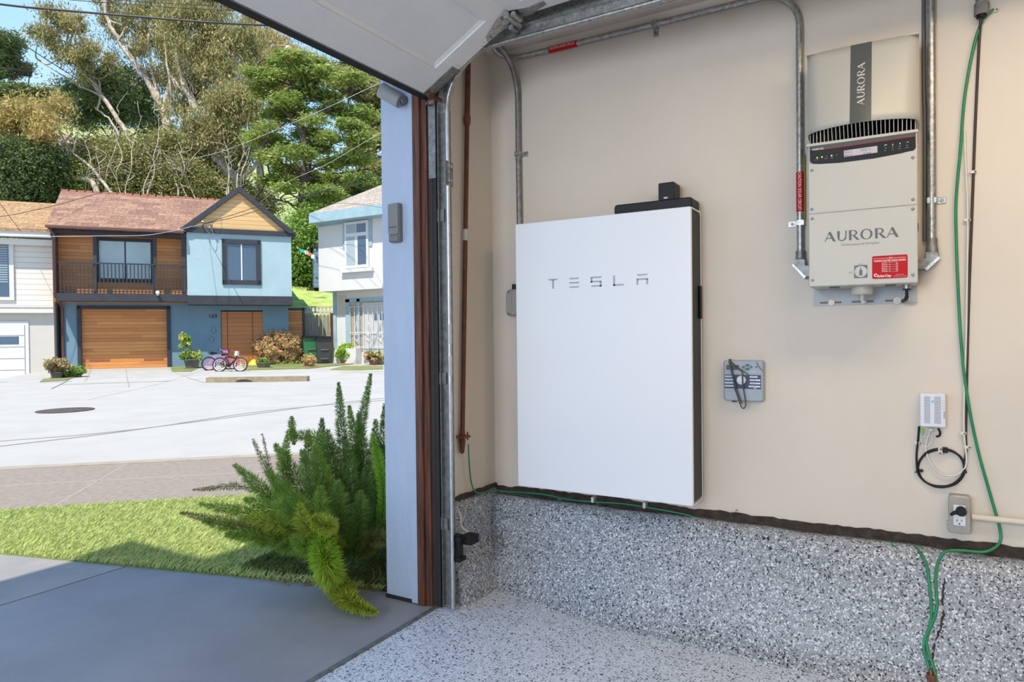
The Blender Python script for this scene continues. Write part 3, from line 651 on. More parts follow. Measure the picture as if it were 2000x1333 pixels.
q = MB(FW); a, b, _ = pl(1.005); q.bbox(a - .02, a + .028, b - .006, b + .006, .0, .045, .004); q.tube([(a + .018, b - .016, .035), (a + .018, b + .02, .035)], .0035, 8)
tag(q.build('pipe_clamp', m_copper), 'corroded ground clamp at the foot of the brown pipe', 'clamp')

# ============================================================ inverter
inv = thing('solar_inverter', (XW, .13, 1.24), 'tall grey solar inverter hung on the wall between two conduits', 'inverter')
IA0, IA1, IC = -.292, .030, .195
IZ0, IZS, IZ1 = 1.298, 1.548, 1.745
q = MB(SW); q.bbox(IA0, IA1, IZ0, 1.790, .012, IC - .003, .004); q.build('housing', m_grey_inv, inv)
q = MB(SW); q.bbox(IA0 + .001, IA1 - .001, IZS + .0015, 1.722, IC - .004, IC, .003); up = q.build('front_panel', m_grey_inv, inv)
q = MB(SW); q.bbox(IA0 + .001, IA1 - .001, IZ0 + .002, IZS - .0015, IC - .004, IC, .003); lo = q.build('wiring_box_cover', m_grey_inv, inv)
def screws(par, pts):
    for x, y in pts:
        a, b = SW.px(x, y, IC); q = MB(SW); q.tube([(a, b, IC), (a, b, IC + .0015), (a, b, IC + .0025)], [.0048, .0048, .003], 12); o = q.build('screw', m_galvd, par)
screws(up, [(1586, 333), (1783, 308), (1783, 390), (1586, 409)]); screws(lo, [(1586.5, 427.5), (1783, 408.5), (1587.5, 547.5), (1783, 537)])
# curved heat-sink cover
def covc(s, t):
    """s 0..1 across, t 0 bottom .. 1 top: depth of the cover"""
    edge = .045; bul = .148 + .030 * (1 - t)
    e = min(s, 1 - s) / .13; k = 1 if e >= 1 else math.sqrt(max(0, 1 - (1 - e) ** 2))
    return bul + (.006 + .054 * (1 - t)) * math.sin(PI * s) * k * .9 + edge * (k - 1) * (1 - .3 * t)
NS, NT = 48, 10; CA0, CA1, CZ0, CZ1 = -.302, .037, 1.828, 2.112
q = MB(SW); vs = []; fs = []
for j in range(NT + 1):
    for i in range(NS + 1):
        s = i / NS; vs.append((CA0 + (CA1 - CA0) * s, CZ0 + (CZ1 - CZ0) * j / NT, covc(s, j / NT)))
for j in range(NT):
    for i in range(NS): k = j * (NS + 1) + i; fs.append((k, k + 1, k + NS + 2, k + NS + 1))
n0 = len(vs)
for j in range(NT + 1):
    for i in range(NS + 1):
        s = i / NS; vs.append((CA0 + (CA1 - CA0) * min(max(s, .006), .994), CZ0 + (CZ1 - CZ0) * j / NT, covc(s, j / NT) - .0025))
for j in range(NT):
    for i in range(NS): k = n0 + j * (NS + 1) + i; fs.append((k, k + NS + 1, k + NS + 2, k + 1))
for i in range(NS): fs.append((i, n0 + i, n0 + i + 1, i + 1)); k = NT * (NS + 1) + i; fs.append((k, k + 1, n0 + k + 1, n0 + k))
q.add(vs, fs, True); cv = q.build('curved_cover', m_grey_inv, inv)
q = MB(SW)
for a in (CA0, CA1 - .002): q.box(a, a + .002, CZ0, CZ1, .012, .11)
q.box(CA0, CA1, CZ1 - .003, CZ1, .012, .15); q.build('cover_side', m_grey_inv, inv)
q = MB(SW); vs = []; fs = []                                        # printed stripe follows the cover
sa, sb = SW.px(1660, 150, .2)[0], SW.px(1702, 150, .2)[0]
for j in range(NT + 1):
    for i in range(7):
        a = sa + (sb - sa) * i / 6; s = (a - CA0) / (CA1 - CA0); vs.append((a, CZ0 + (CZ1 - CZ0) * j / NT, covc(s, j / NT) + .0006))
for j in range(NT):
    for i in range(6): k = j * 7 + i; fs.append((k, k + 1, k + 8, k + 7))
q.add(vs, fs, True); st = q.build('grey_stripe', mat('stripe_grey', (.085, .09, .09), .4), cv)
q = MB(SW); tmp = MB(Fr((0, 0, 0), (1, 0, 0), (0, 1, 0), (0, 0, 1)))
a_, b_ = SW.px(1689, 207, .2); b2 = SW.px(1689, 116, .2)[1]
aurora(tmp, a_ + .000, b_, 0, .0225, b2 - b_, vertical=1)
q.add([(p.x, p.y, covc((p.x - CA0) / (CA1 - CA0), (p.y - CZ0) / (CZ1 - CZ0)) + .001 + p.z) for p in tmp.v], tmp.f); q.build('stripe_lettering', m_pale, cv)
# heat-sink fins seen from below the cover
q = MB(SW); q.box(IA0 + .003, IA1 - .003, 1.786, 2.10, .012, .10); q.build('heat_sink_core', m_blackg, inv)
NF = 27
for i in range(NF):
    s = (i + .5) / NF; a = CA0 + .006 + (CA1 - CA0 - .012) * s; cc = covc(s, 0) - .005
    q = MB(SW)
    q.add([(a - .0011, 1.786, .09), (a - .0011, 1.786, min(cc, IC - .006)), (a - .0011, CZ0 - .001, cc), (a - .0011, CZ0 + .006, cc - .003), (a - .0011, CZ0 + .05, .09),
           (a + .0011, 1.786, .09), (a + .0011, 1.786, min(cc, IC - .006)), (a + .0011, CZ0 - .001, cc), (a + .0011, CZ0 + .006, cc - .003), (a + .0011, CZ0 + .05, .09)],
          [(0, 1, 2, 3, 4), (9, 8, 7, 6, 5)] + [(k, (k + 1) % 5, 5 + (k + 1) % 5, 5 + k) for k in range(5)])
    q.build('cooling_fin', m_grey_inv, inv)
q = MB(SW); q.bbox(CA0 + .004, CA1 - .004, 1.779, 1.789, .012, IC + .002, .003); q.build('lip', m_grey_inv, inv)
# display
def PP(pts, c): return [SW.px(x, y, c) for x, y in pts]
bez = [(1581.5, 288), (1585, 285.5), (1784, 256), (1788, 257.5), (1788.6, 288), (1785, 293), (1760, 299.5), (1707, 309.5), (1639, 318.2), (1600, 320.5), (1587, 320), (1582, 316)]
q = MB(SW); q.prism(PP(bez, IC + .001), IC - .004, IC + .001); dsp = q.build('display_panel', m_blackg, inv)
q = MB(SW); q.prism(PP([(1583, 287.5), (1787, 257), (1787, 266), (1610, 291.5), (1583, 294)], IC + .0012), IC + .001, IC + .0016); q.build('upper_band', mat('band_grey', (.045, .045, .045), .4), dsp)
q = MB(SW); q.prism(PP([(1608, 291.7), (1787, 265.8), (1787, 266.8), (1608, 292.7)], IC + .0018), IC + .0016, IC + .002); q.build('red_line', m_red, dsp)
q = MB(SW); q.prism(PP([(1648, 294.5), (1713.5, 285), (1713.8, 298), (1648.4, 307)], IC + .002), IC + .001, IC + .0022); lcd = q.build('screen', mat('lcd_lilac', (.42, .36, .40), .3, emit=.12), dsp)
def itext(par, s, x, y, h, wpx, mt, name='lettering', c=IC + .001, bold=0, align='LEFT', shear=0):
    a, b = SW.px(x, y, c); a2 = SW.px(x + wpx, y, c)[0]; q = MB(SW); text_mb(q, s, a, b, c, h, width=abs(a2 - a), bold=bold, align=align, shear=shear); return q.build(name, mt, par)
lc = IC + .0024
m_lcdink = mat('lcd_ink', (.10, .08, .10), .5)
itext(lcd, 'Vin1', 1649.5, 300.0, .0062, 14, m_lcdink, 'screen_lettering', lc); itext(lcd, '202 V', 1681, 295.6, .0062, 20, m_lcdink, 'screen_lettering', lc)
itext(lcd, 'Iin1', 1649.5, 306.4, .0062, 14, m_lcdink, 'screen_lettering', lc); itext(lcd, '6.6A', 1686, 302.0, .0062, 16, m_lcdink, 'screen_lettering', lc)
itext(dsp, 'POWER-ONE', 1586.5, 294.5, .0052, 22, m_labelw, 'maker_lettering', IC + .002, bold=.02, shear=.3)
m_led = mat('green_led', (.55, .95, .10), .4, emit=1.6); m_ledoff = mat('unlit_led', (.10, .10, .10), .4)
for x, y, on in ((1596, 308.2, 1), (1605.3, 307, 1), (1614.7, 305.5, 0), (1624.2, 304.2, 1), (1633.8, 302.8, 0)):
    a, b = SW.px(x, y, IC + .002); q = MB(SW); q.cyl(a, b, IC + .001, IC + .0025, .0020, 10); q.build('indicator_light', m_led if on else m_ledoff, dsp)
for s, x, y in (('POWER', 1592, 313.3), ('FAULT', 1610.5, 310.6), ('GFI', 1622.3, 309.5), ('ESC', 1726.5, 295), ('UP', 1741.5, 293.5), ('DOWN', 1753, 291.5), ('ENTER', 1768, 289.5)): itext(dsp, s, x, y, .0017, 6.5 if len(s) > 3 else 4.5, m_pale, 'button_lettering', IC + .002)
for x, y in ((1730, 289.5), (1743.5, 287.7), (1757.5, 285.8), (1771.5, 284.2)):
    a, b = SW.px(x, y, IC + .002); q = MB(SW); q.cyl(a, b, IC + .001, IC + .003, .0026, 12); q.build('button', m_ledoff, dsp)
q = MB(SW); a, b = SW.px(1730, 283.8, IC + .002)
for pl_ in arc_poly(a, b - .001, (.0038, .0038), (.0024, .0024), 20, 200, 8): q.prism(pl_, IC + .001, IC + .0022)
for x, y, f in ((1743.5, 282.4, 1), (1757.8, 280, 1), (1772, 278, 0)):
    a, b = SW.px(x, y, IC + .002)
    if f: q.prism([(a - .001, b - .003), (a + .001, b - .003), (a + .0012, b + .001), (a, b + .003), (a - .0012, b + .001)], IC + .001, IC + .0022)
    else: q.prism([(a - .003, b), (a + .003, b - .001), (a + .003, b + .0025), (a - .003, b - .001)], IC + .001, IC + .0022)
q.build('button_symbols', m_labelw, dsp)
# box printing
q = MB(SW); a_, b_ = SW.px(1610.5, 473.2, IC); a2 = SW.px(1755.5, 461.5, IC)[0]; aurora(q, a_, b_, IC, .0335, a2 - a_); q.build('box_lettering', m_dgrey, lo)
itext(lo, 'DC-Disconnect & Wiring Box', 1643.5, 480.5, .0062, 75, mat('grey_print', (.16, .16, .17), .5), 'small_lettering')
q = MB(SW); q.prism(PP([(1668.5, 519), (1694, 517.5), (1694.5, 542.8), (1668, 544)], IC), IC, IC + .0008); sw_ = q.build('switch_symbol', mat('switch_grey', (.12, .13, .14), .5), lo)
a, b = SW.px(1681.3, 530.8, IC + .001); q = MB(SW); q.cyl(a, b, IC + .0008, IC + .0014, .0185, 28, .0183); q.build('switch_ring', mat('pale_switch', (.5, .49, .47), .5), sw_)
q = MB(SW); q.prism([(a - .005, b - .013), (a + .005, b - .013), (a + .005, b + .002), (a + .0015, b + .008), (a + .0012, b + .014), (a - .0012, b + .014), (a - .0015, b + .008), (a - .005, b + .002)], IC + .0014, IC + .002); q.build('switch_pointer', mat('switch_grey', (.12, .13, .14)), sw_)
itext(lo, 'ON', 1677.3, 518.0, .0042, 8, m_dgrey, 'switch_lettering'); itext(lo, 'OFF', 1657.5, 534.3, .0042, 8, m_dgrey, 'switch_lettering'); itext(sw_, '0', 1671, 533, .0035, 2.5, m_dgrey, 'switch_lettering', IC + .0015)
# red label
q = MB(SW); (ra0, rb1), (ra1, rb0) = SW.px(1703.3, 501.0, IC), SW.px(1773.0, 543.0, IC)
q.bbox(ra0, ra1, rb0 + .001, rb1 + .000, IC, IC + .0012, .005); rl = q.build('warning_label', m_red, lo)
RW, RH_ = ra1 - ra0, rb1 - rb0; lc = IC + .0011
def rt(s, u, v, h, wf, name='label_lettering', bold=0, al='LEFT'): q = MB(SW); text_mb(q, s, ra0 + RW * u, rb0 + RH_ * v, lc, h, width=RW * wf, bold=bold, align=al); q.build(name, m_labelw, rl)
rt('PHOTOVOLTAIC', .04, .86, .0030, .43); rt('DC', .485, .855, .0050, .10, bold=.02); rt('DISCONNECT', .60, .86, .0030, .36)
rt('WARNING! ELECTRIC SHOCK HAZARD!', .05, .745, .0052, .90, bold=.02)
q = MB(SW); x0, x1 = ra0 + RW * .28, ra0 + RW * .72
for k in range(5): y = rb0 + RH_ * (.30 + .10 * k); q.box(x0, x1, y, y + .0005, lc, lc + .0003)
for x in (x0, x0 + (x1 - x0) * .5, x1): q.box(x, x + .0005, rb0 + RH_ * .30, rb0 + RH_ * .70, lc, lc + .0003)
q.build('label_table', m_labelw, rl)
for k, (s, v_, u_) in enumerate((('Imp', '7.5', 'A'), ('Isc', '8.2', 'A'), ('Vmp', '290', 'V'), ('Voc', '364', 'V'))): rt(s, .30, .325 + .1 * k, .0035, .13); q = MB(SW); text_mb(q, v_, ra0 + RW * .54, rb0 + RH_ * (.325 + .1 * k), lc, .0032, width=RW * .09); q.build('handwriting', m_black, rl); rt(u_, .67, .325 + .1 * k, .0035, .04)
rt('SolarCity', .145, .08, .0075, .40, bold=.02); rt('888.765.2489', .67, .145, .0018, .22); rt('WWW.SOLARCITY.COM', .60, .075, .0020, .36)
q = MB(SW)
for pl_ in arc_poly(ra0 + RW * .10, rb0 + RH_ * .17, (.0052, .0052), (.0028, .0028), 20, 320, 14): q.prism(pl_, lc, lc + .0005)
q.build('label_emblem', m_labelw, rl)
# underside
q = MB(SW); q.prism([(-.2975, 1.239), (.030, 1.241), (.030, 1.31), (-.2975, 1.31)], .0, .008); bp_ = q.build('mounting_plate', m_grey_br, inv, label='pale wall mounting plate')
for x0, x1, y0, y1, kx, ky, kr in ((1601, 1644, 592, 591.5, 1623.8, 591.5, .0105), (1663, 1707, 590, 588.5, 1687, 589, .0085), (1728, 1774, 588, 586, 1752.5, 587.5, .0125)):
    a, b = SW.px(x0, y0, .008); a2, b2 = SW.px(x1, y1, .008); q = MB(SW); q.bbox(a, a2, b - .0035, b + .0035, .0078, .0086, .0034); q.build('slot', mat('slot_brown', (.20, .17, .14), .8), bp_)
    a, b = SW.px(kx, ky, .009); q = MB(SW); q.cyl(a, b, .008, .011, kr, 20); q.cyl(a, b, .011, .0135, .003, 8); q.build('washer', mat('washer_steel', (.26, .23, .20), .4, .7), bp_)
for x in (1630, 1739):
    a, b = SW.px(x, 557, IC - .03); q = MB(SW); 
    for pl_ in [0]: q.tube([(a - .016, IZ0, IC - .03), (a + .016, IZ0, IC - .03)], .0055, 10); q.build('vent_slot', m_dgrey, inv)
a = -.130; m_ivory = mat('ivory_plastic', (.52, .50, .42), .4)
def vcyl(mb, a, c, z0, z1, r0, r1, seg=24): mb.tube([(a, z0, c), (a, z1, c)], [r0, r1], seg)
a, b = SW.px(1684, 566, .12)
q = MB(SW); vcyl(q, a, .12, IZ0, IZ0 - .012, .033, .033); vcyl(q, a, .12, IZ0 - .012, IZ0 - .028, .034, .032); vcyl(q, a, .12, IZ0 - .028, IZ0 - .050, .007, .006); q.build('rotary_switch', m_ivory, inv)
a, b = SW.px(1771, 556, .13)
q = MB(SW); vcyl(q, a, .13, IZ0, IZ0 - .014, .0125, .0125, 8); q.build('cable_gland', m_galv, inv)
q = MB(SW); vcyl(q, a, .13, IZ0 - .014, IZ0 - .018, .012, .012); vcyl(q, a, .13, IZ0 - .018, IZ0 - .042, .005, .005, 8); q.tube(crv([(a, IZ0 - .040, .13), (a - .003, IZ0 - .048, .11), (a - .01, IZ0 - .052, .07), (a - .012, IZ0 - .052, .03), (a - .012, IZ0 - .05, .012)], 5), .006, 8); q.build('gland_cable', m_black, inv)
a = IA1; q = MB(SW); q.bbox(IA1, IA1 + .003, 1.475, 1.50, .06, .12, .003); q.build('side_plug', m_black, inv)

# ============================================================ irrigation controller
ir = thing('irrigation_controller', (XW, .55, .88), 'small grey irrigation timer with a dial and navy face', 'controller')
QA0, QA1, QB0, QB1 = -.619, -.472, .879, 1.037
K = lambda x, y: SW.px(1380 + x / 9.52, 680 + y / 9.52, .035)
MB(SW).bbox(QA0, QA1, QB0, QB1, 0, .034, .012, 5).build('case', m_ctrl, ir)
q = MB(SW); (a0, b1), (a1, b0) = K(325, 485), K(1015, 770); q.bbox(QA0 + .004, QA1 - .008, b0, b1 - .002, .034, .0352, .001); nv = q.build('dial_face', m_navy, ir)
for k in range(4):
    for s in (0, 1):
        zc = b1 - .009 - k * .0122; q = MB(SW)
        if s == 0: q.bbox(QA0 + .005, QA0 + .036 + .001 * k, zc - .0032, zc + .0032, .0352, .0358, .002)
        else: q.bbox(QA0 + .098 - (.004 if k == 3 else 0), QA1 - (.02 if k == 0 else .010), zc - .0032, zc + .0032, .0352, .0358, .002)
        o = q.build('setting_label', mat('pale_blue_print', (.62, .68, .78), .5), nv)
        q = MB(SW); text_mb(q, (['RUN', 'START TIMES', 'WATER DAYS', 'SEASONAL ADJ'], ['CURRENT TIME', 'RUN TIMES', 'SYSTEM', 'MANUAL'])[s][k], (QA0 + .008) if s == 0 else (QA0 + .101), zc - .0012, .0356, .0026, width=.022 if s == 0 else .02); q.build('setting_lettering', m_navy, o)
q = MB(SW); a, b = K(652, 598); q.tube([(a, b, .035), (a, b, .042), (a, b, .045)], [.0185, .0185, .016], 24); dlx = q.build('dial', mat('dial_silver', (.42, .42, .43), .35, .3), ir)
q = MB(SW); q.prism([(a - .009, b + .010), (a - .006, b + .012), (a + .004, b - .004), (a + .001, b - .006)], .045, .0458); q.build('pointer', m_white, dlx)
q = MB(SW); (a0, b1), (a1, b0) = K(365, 318), K(600, 410); q.bbox(a0, a1, b0, b1, .034, .0352, .001); q.build('screen', mat('dark_olive_lcd', (.035, .04, .025), .3), ir)
mb_ = mat('teal_button', (.05, .13, .14), .5)
for pts in ([(650, 355), (705, 325), (705, 388)], [(867, 355), (810, 325), (810, 388)], [(725, 300), (795, 300), (795, 345), (725, 345)], [(725, 370), (795, 370), (795, 415), (725, 415)]):
    MB(SW).prism([K(*p) for p in pts], .034, .036).build('button', mb_, ir)
a, b = K(925, 355); MB(SW).cyl(a, b, .034, .036, .0035, 12).build('button', mb_, ir)
a, b = K(810, 452); q = MB(SW); text_mb(q, 'X CORE', a, b, .034, .0042, width=.018); q.build('model_lettering', m_labelw, ir)
a, b = K(875, 758); q = MB(SW); text_mb(q, 'Hunter', a, b, .0352, .0042, width=.012, bold=.02); q.build('maker_lettering', m_labelw, ir)
q = MB(SW); q.bbox(QA0 + .03, QA0 + .045, QB0 - .004, QB0 + .001, .005, .03, .002); q.build('foot', m_black, ir)
cdp = [(455, 215, .03), (430, 240, .04), (470, 400, .042), (500, 560, .042), (520, 740, .042), (580, 900, .042), (630, 1060, .040), (680, 1125, .036), (725, 1080, .036), (722, 980, .042), (690, 800, .044), (668, 640, .052), (665, 480, .048), (630, 420, .044), (480, 330, .046), (420, 250, .05), (450, 380, .05), (480, 520, .05), (560, 780, .046), (640, 1000, .044), (660, 1040, .043)]
q = MB(SW); q.tube([tuple(p) for p in crv([(*SW.px(1380 + x / 9.52, 680 + y / 9.52, c), c) for x, y, c in cdp], 6)], .0026, 7); q.tube([tuple(p) for p in crv([(*SW.px(1380 + x / 9.52, 680 + y / 9.52, c), c) for x, y, c in ((415, 210, .03), (560, 350, .046), (680, 430, .046), (790, 510, .044))], 5)], .0022, 6)
tag(q.build('tangled_cable', m_cord), 'tangled grey power cord draped over the irrigation timer', 'cord')
q = MB(SW); q.tube([(*K(930, 270), .036), (*K(990, 370), .038), (*K(1050, 440), .03)], .0014, 6); q.build('lid_string', m_dgrey, ir)

# ============================================================ network box, coil, outlet
nb = thing('network_box', (XW, -.08, .82), 'small white vented network box with a blue globe emblem', 'network box')
a0, b1 = SW.px(1797, 769, .045); a1, b0 = SW.px(1847, 836, .045)
MB(SW).bbox(a0, a1, b0, b1, 0, .042, .004).build('case', mat('cool_white_plastic', (.68, .69, .75), .35), nb)
m_slot = mat('vent_dark', (.16, .16, .18), .6)
for x0, x1 in ((.16, .40), (.56, .82)):
    q = MB(SW)
    for i in range(24): z = b1 - (b1 - b0) * (.10 + .034 * i); q.box(a0 + (a1 - a0) * x0, a0 + (a1 - a0) * x1, z - .0007, z + .0007, .042, .0424)
    q.build('vent_slots', m_slot, nb)
q = MB(SW)
for k in range(9): q.box(a0 + (a1 - a0) * .92, a0 + (a1 - a0) * .975, b1 - (b1 - b0) * (.52 + .025 * k), b1 - (b1 - b0) * (.535 + .025 * k), .042, .0424)
q.build('barcode', m_slot, nb)
q = MB(SW)
for k in range(4): q.box(a0 + (a1 - a0) * .86, a0 + (a1 - a0) * .97, b1 - (b1 - b0) * (.20 + .08 * k), b1 - (b1 - b0) * (.207 + .08 * k), .042, .0424)
q.build('indicator_marks', m_slot, nb)
q = MB(SW); ca, cz = a0 + (a1 - a0) * .50, b1 - (b1 - b0) * .24; q.cyl(ca, cz, .042, .0424, .0042, 20); em = q.build('emblem', mat('sky_blue_print', (.10, .42, .70), .4), nb)
q = MB(SW)
for k in (-1, 0, 1): q.box(ca - .003, ca + .002, cz + k * .0018 - .0003, cz + k * .0018 + .0003, .0424, .0426)
q.build('emblem_bands', m_white, em)
ax_, ay_ = SW.px(1801, 838, .02); MB(SW).bbox(ax_ - .004, ax_ + .003, ay_ - .016, ay_, .012, .024, .002).build('fibre_plug', mat('lime_plug', (.16, .62, .05), .4), nb)
ax_, ay_ = SW.px(1818, 838, .02); MB(SW).bbox(ax_ - .006, ax_ + .006, ay_ - .008, ay_, .010, .024, .002).build('data_plug', m_offw, nb)
q = MB(SW); q.tube([tuple(p) for p in crv(swp([(1832, 837, .02), (1836, 845, .022), (1834, 852, .02), (1829, 853, .014)]), 4)], .0035, 8); q.build('power_plug', m_black, nb)
cable('fibre_cable', [(1800, 845, .018), (1799, 858), (1802, 870), (1812, 873), (1821, 862), (1821, 850), (1817, 852), (1797, 855)], .0012, m_white, 'thin white fibre cable looping under the network box', .014)
q = MB(SW); pts = [(1795, 833), (1793, 860), (1790, 890)]
cx, cy = 1837, 914
pts += [(cx + 46 * math.cos(t), cy - 37 * math.sin(t)) for t in [math.radians(178 + 18 * k) for k in range(0, 41)]]
cpts = [(*SW.px(x, y, .008 + .0022 * (i % 3)), .008 + .004 * math.sin(i * .7)) for i, (x, y) in enumerate((x + (2 if i > 20 else 0), y + (1.5 if i > 24 else 0)) for i, (x, y) in enumerate(pts))]
q.tube([tuple(p) for p in crv(cpts, 3)], .0034, 8); coil = q.build('coiled_cable', m_black); tag(coil, 'black cable wound in a loop below the network box', 'cable')
q = MB(SW)
for x, y in ((1799, 920), (1884, 922)): a, b = SW.px(x, y, .01); q.bbox(a - .006, a + .006, b - .004, b + .004, .002, .018, .002)
q.build('tie', m_rubber, coil)
a, b = SW.px(1839, 879, .015); hc = thing('cable_hanger', SW.w(a, b, 0), 'white plastic hanger with two screws at the top of the black coil', 'clip')
MB(SW).bbox(a - .010, a + .004, b - .016, b + .006, .0, .018, .003).build('strap', m_offw, hc); MB(SW).bbox(a + .002, a + .018, b - .010, b + .008, .002, .02, .003).build('tape', m_black, hc); q = MB(SW); q.cyl(a - .004, b - .012, .018, .021, .0035, 8); q.cyl(a - .002, b + .002, .018, .021, .0035, 8); q.build('screw', m_copper, hc)
for x, y, lab in ((1790, 922, 'bent nail in the wall left of the black coil'), (1440, 997, 'torn paint flake and nail at the sill right of the battery')):
    a, b = SW.px(x, y, .005); q = MB(SW); q.tube([(a, b, 0), (a - .003, b - .002, .008), (a - .006, b - .001, .010)], .0018, 6); tag(q.build('nail', m_galvd), lab, 'nail')

ou = thing('power_outlet', (XW, -.15, .47), 'steel-plated surface power outlet low on the wall', 'outlet')
a0, b1 = SW.px(1852, 973, .045); a1, b0 = SW.px(1896, 1046, .045); b0 = .470; b1 = .590
MB(SW).bbox(a0 + .004, a1 - .001, b0 + .002, b1 + .003, 0, .040, .004).build('box', m_galv, ou)
MB(SW).bbox(a0, a1, b0, b1, .040, .045, .004).build('cover_plate', m_steelp, ou)
am = (a0 + a1) / 2; bm_ = (b0 + b1) / 2
MB(SW).bbox(am - .0165, am + .0165, bm_ - .034, bm_ + .034, .045, .0475, .002).build('receptacle', m_white, ou)
q = MB(SW); zc = bm_ - .018
q.box(am - .0078, am - .0058, zc - .003, zc + .0045, .0475, .0479); q.box(am + .0055, am + .0075, zc - .002, zc + .0045, .0475, .0479); q.bbox(am - .0025, am + .0025, zc - .012, zc - .0075, .0475, .0479, .002); q.build('socket_holes', m_blackg, ou)
for z in (b1 - .013, b0 + .013): MB(SW).cyl(am, z, .045, .0465, .0042, 12).build('screw', m_galv, ou)
MB(SW).bbox(a0 - .004, a0 + .003, b0 + .008, b0 + .036, .030, .044, .002).build('side_tab', m_galv, ou)
q = MB(SW); zc = bm_ + .017; q.tube([(am + .004, zc, .0475), (am + .004, zc, .070), (am + .004, zc, .076)], [.015, .015, .011], 20); q.tube([(am + .002, zc, .064), (am - .016, zc - .006, .066), (am - .026, zc - .014, .066)], [.008, .006, .0045], 10)
tag(q.build('power_plug', m_black), 'round black plug in the upper socket of the outlet', 'plug')
q = MB(SW); a, b = SW.px(1900, 1010, .015); q.tube([(a - .004, b, .018), (2.2, b - .0, .018)], .0105, 12)
pc = q.build('plastic_conduit', mat('cream_conduit', (.66, .60, .50), .5)); tag(pc, 'cream painted conduit running right from the outlet', 'conduit')
# ============================================================ outdoors: ground
P0 = (13.534, 26.109, 0)
HF = Fr(P0, (.8, -.6, 0))                                     # facade of the blue house, c towards our garage
def sm(x): x = min(1, max(0, x)); return x * x * (3 - 2 * x)
def gz(x, y):
    """height of the ground"""
    v = Vector((x, y, 0)) - HF.o; a = v.dot(HF.u); c = v.dot(HF.n)
    z = -.36 * sm((-.9 - a) / 2.2) * sm((15 - c) / 7) - .09 * sm((c - .5) / 6) * sm((16 - c) / 8) * sm((a + 1.5) / 1.5)
    if a > 7.25: z += (2.3 * sm((-c - 1.7) / 1.2) + .33 * max(0, -c - 3)) if c > -70 else 24.4
    elif c < -7: z += 2.3 * sm((-c - 7) / 1.2) + .42 * max(0, -c - 8) if c > -70 else 2.3 + .42 * 62
    return z
def on_ground(px_, py_, dz=0):
    d = ray(px_, py_); C = Vector(CAM); t = 1.0
    while t < 60:
        p = C + d * t
        if p.z <= gz(p.x, p.y) + dz: break
        t += .05
    for _ in range(4):
        p = C + d * t; t -= (gz(p.x, p.y) + dz - p.z) / d.z * -1 if abs(d.z) > 1e-6 else 0
    p = C + d * t; return Vector((p.x, p.y, gz(p.x, p.y) + dz))
def patch(name, fr, a0, a1, c0, c1, mt, step=1.0, dz=0, kind='structure', rnd_=0, **kw):
    """piece of ground laid over the terrain"""
    na, nc = max(1, int((a1 - a0) / step)), max(1, int((c1 - c0) / step)); V = []; F = []; r = random.Random(1)
    for j in range(nc + 1):
        for i in range(na + 1):
            p = fr.w(a0 + (a1 - a0) * i / na, 0, c0 + (c1 - c0) * j / nc); V.append((p.x, p.y, gz(p.x, p.y) + dz + r.uniform(-rnd_, rnd_)))
    for j in range(nc):
        for i in range(na): k = j * (na + 1) + i; F.append((k, k + 1, k + na + 2, k + na + 1))
    return npmesh(name, V, F, mt, kind=kind, **kw)
m_road = mat('pale_asphalt', (.43, .405, .37), .9, var=.10, vs=1.2, bump=.3, bs=300)
m_walk = mat('pale_concrete', (.42, .40, .365), .85, var=.12, vs=1.5, bump=.15, bs=60)
m_tan = mat('tan_flagstone', (.29, .235, .19), .85, var=.22, vs=22, bump=.3, bs=120)
m_drive = mat('dark_sealed_concrete', (.315, .305, .32), .42, var=.22, vs=1.6, bump=.08, bs=120)
m_soil = mat('mulch_soil', (.07, .055, .035), .95, var=.6, vs=20, bump=1, bs=30)
m_kerb = mat('weathered_kerb', (.33, .27, .18), .9, var=.35, vs=4, bump=.4, bs=20)
m_hill = mat('dry_grass_hill', (.46, .42, .20), .95, col2=(.16, .26, .05), vs=.25, bump=.5, bs=4)
patch('ground', HF, -60, 60, 6.2, 40, m_road, 1.5, -.02)
patch('road', HF, -40, 45, 6.2, 22.4, m_road, .8, -.005)
patch('pavement', HF, -40, 45, -7, 6.2, m_walk, .6, 0)
patch('hill', HF, -60, 70, -80, -6.9, m_hill, 1.5, -.02, rnd_=.05)
patch('lawn', HF, 7.3, 22, -16, -1.1, mat('slope_grass', (.42, .50, .14), .95, col2=(.24, .34, .08), vs=1.6, bump=.8, bs=14), .5, .04, rnd_=.03)
# tan sidewalk along our side of the road
RF = Fr((2.85, 6.84, 0), (.69, -.724, 0))                     # along the near road edge, n towards us
MB(RF).box(-14, 16, -.14, .005, 0, 1.62).build('pavement', m_tan, kind='structure')
gr = MB(RF)
for a in range(-13, 15, 2): gr.prism([(a, .005), (a + .012, .005), (a + .012, .0062), (a, .0062)], 0.0, 1.6)
gr.box(-14, 16, .005, .0062, .72, .735); gr.build('joint_lines', mat('joint_sand', (.36, .31, .24), .9), kind='structure')
MB(RF).box(-14, 16, -.14, .012, -.14, -.0).build('kerb', mat('tan_kerb', (.36, .31, .24), .9, var=.2, vs=6), kind='structure')
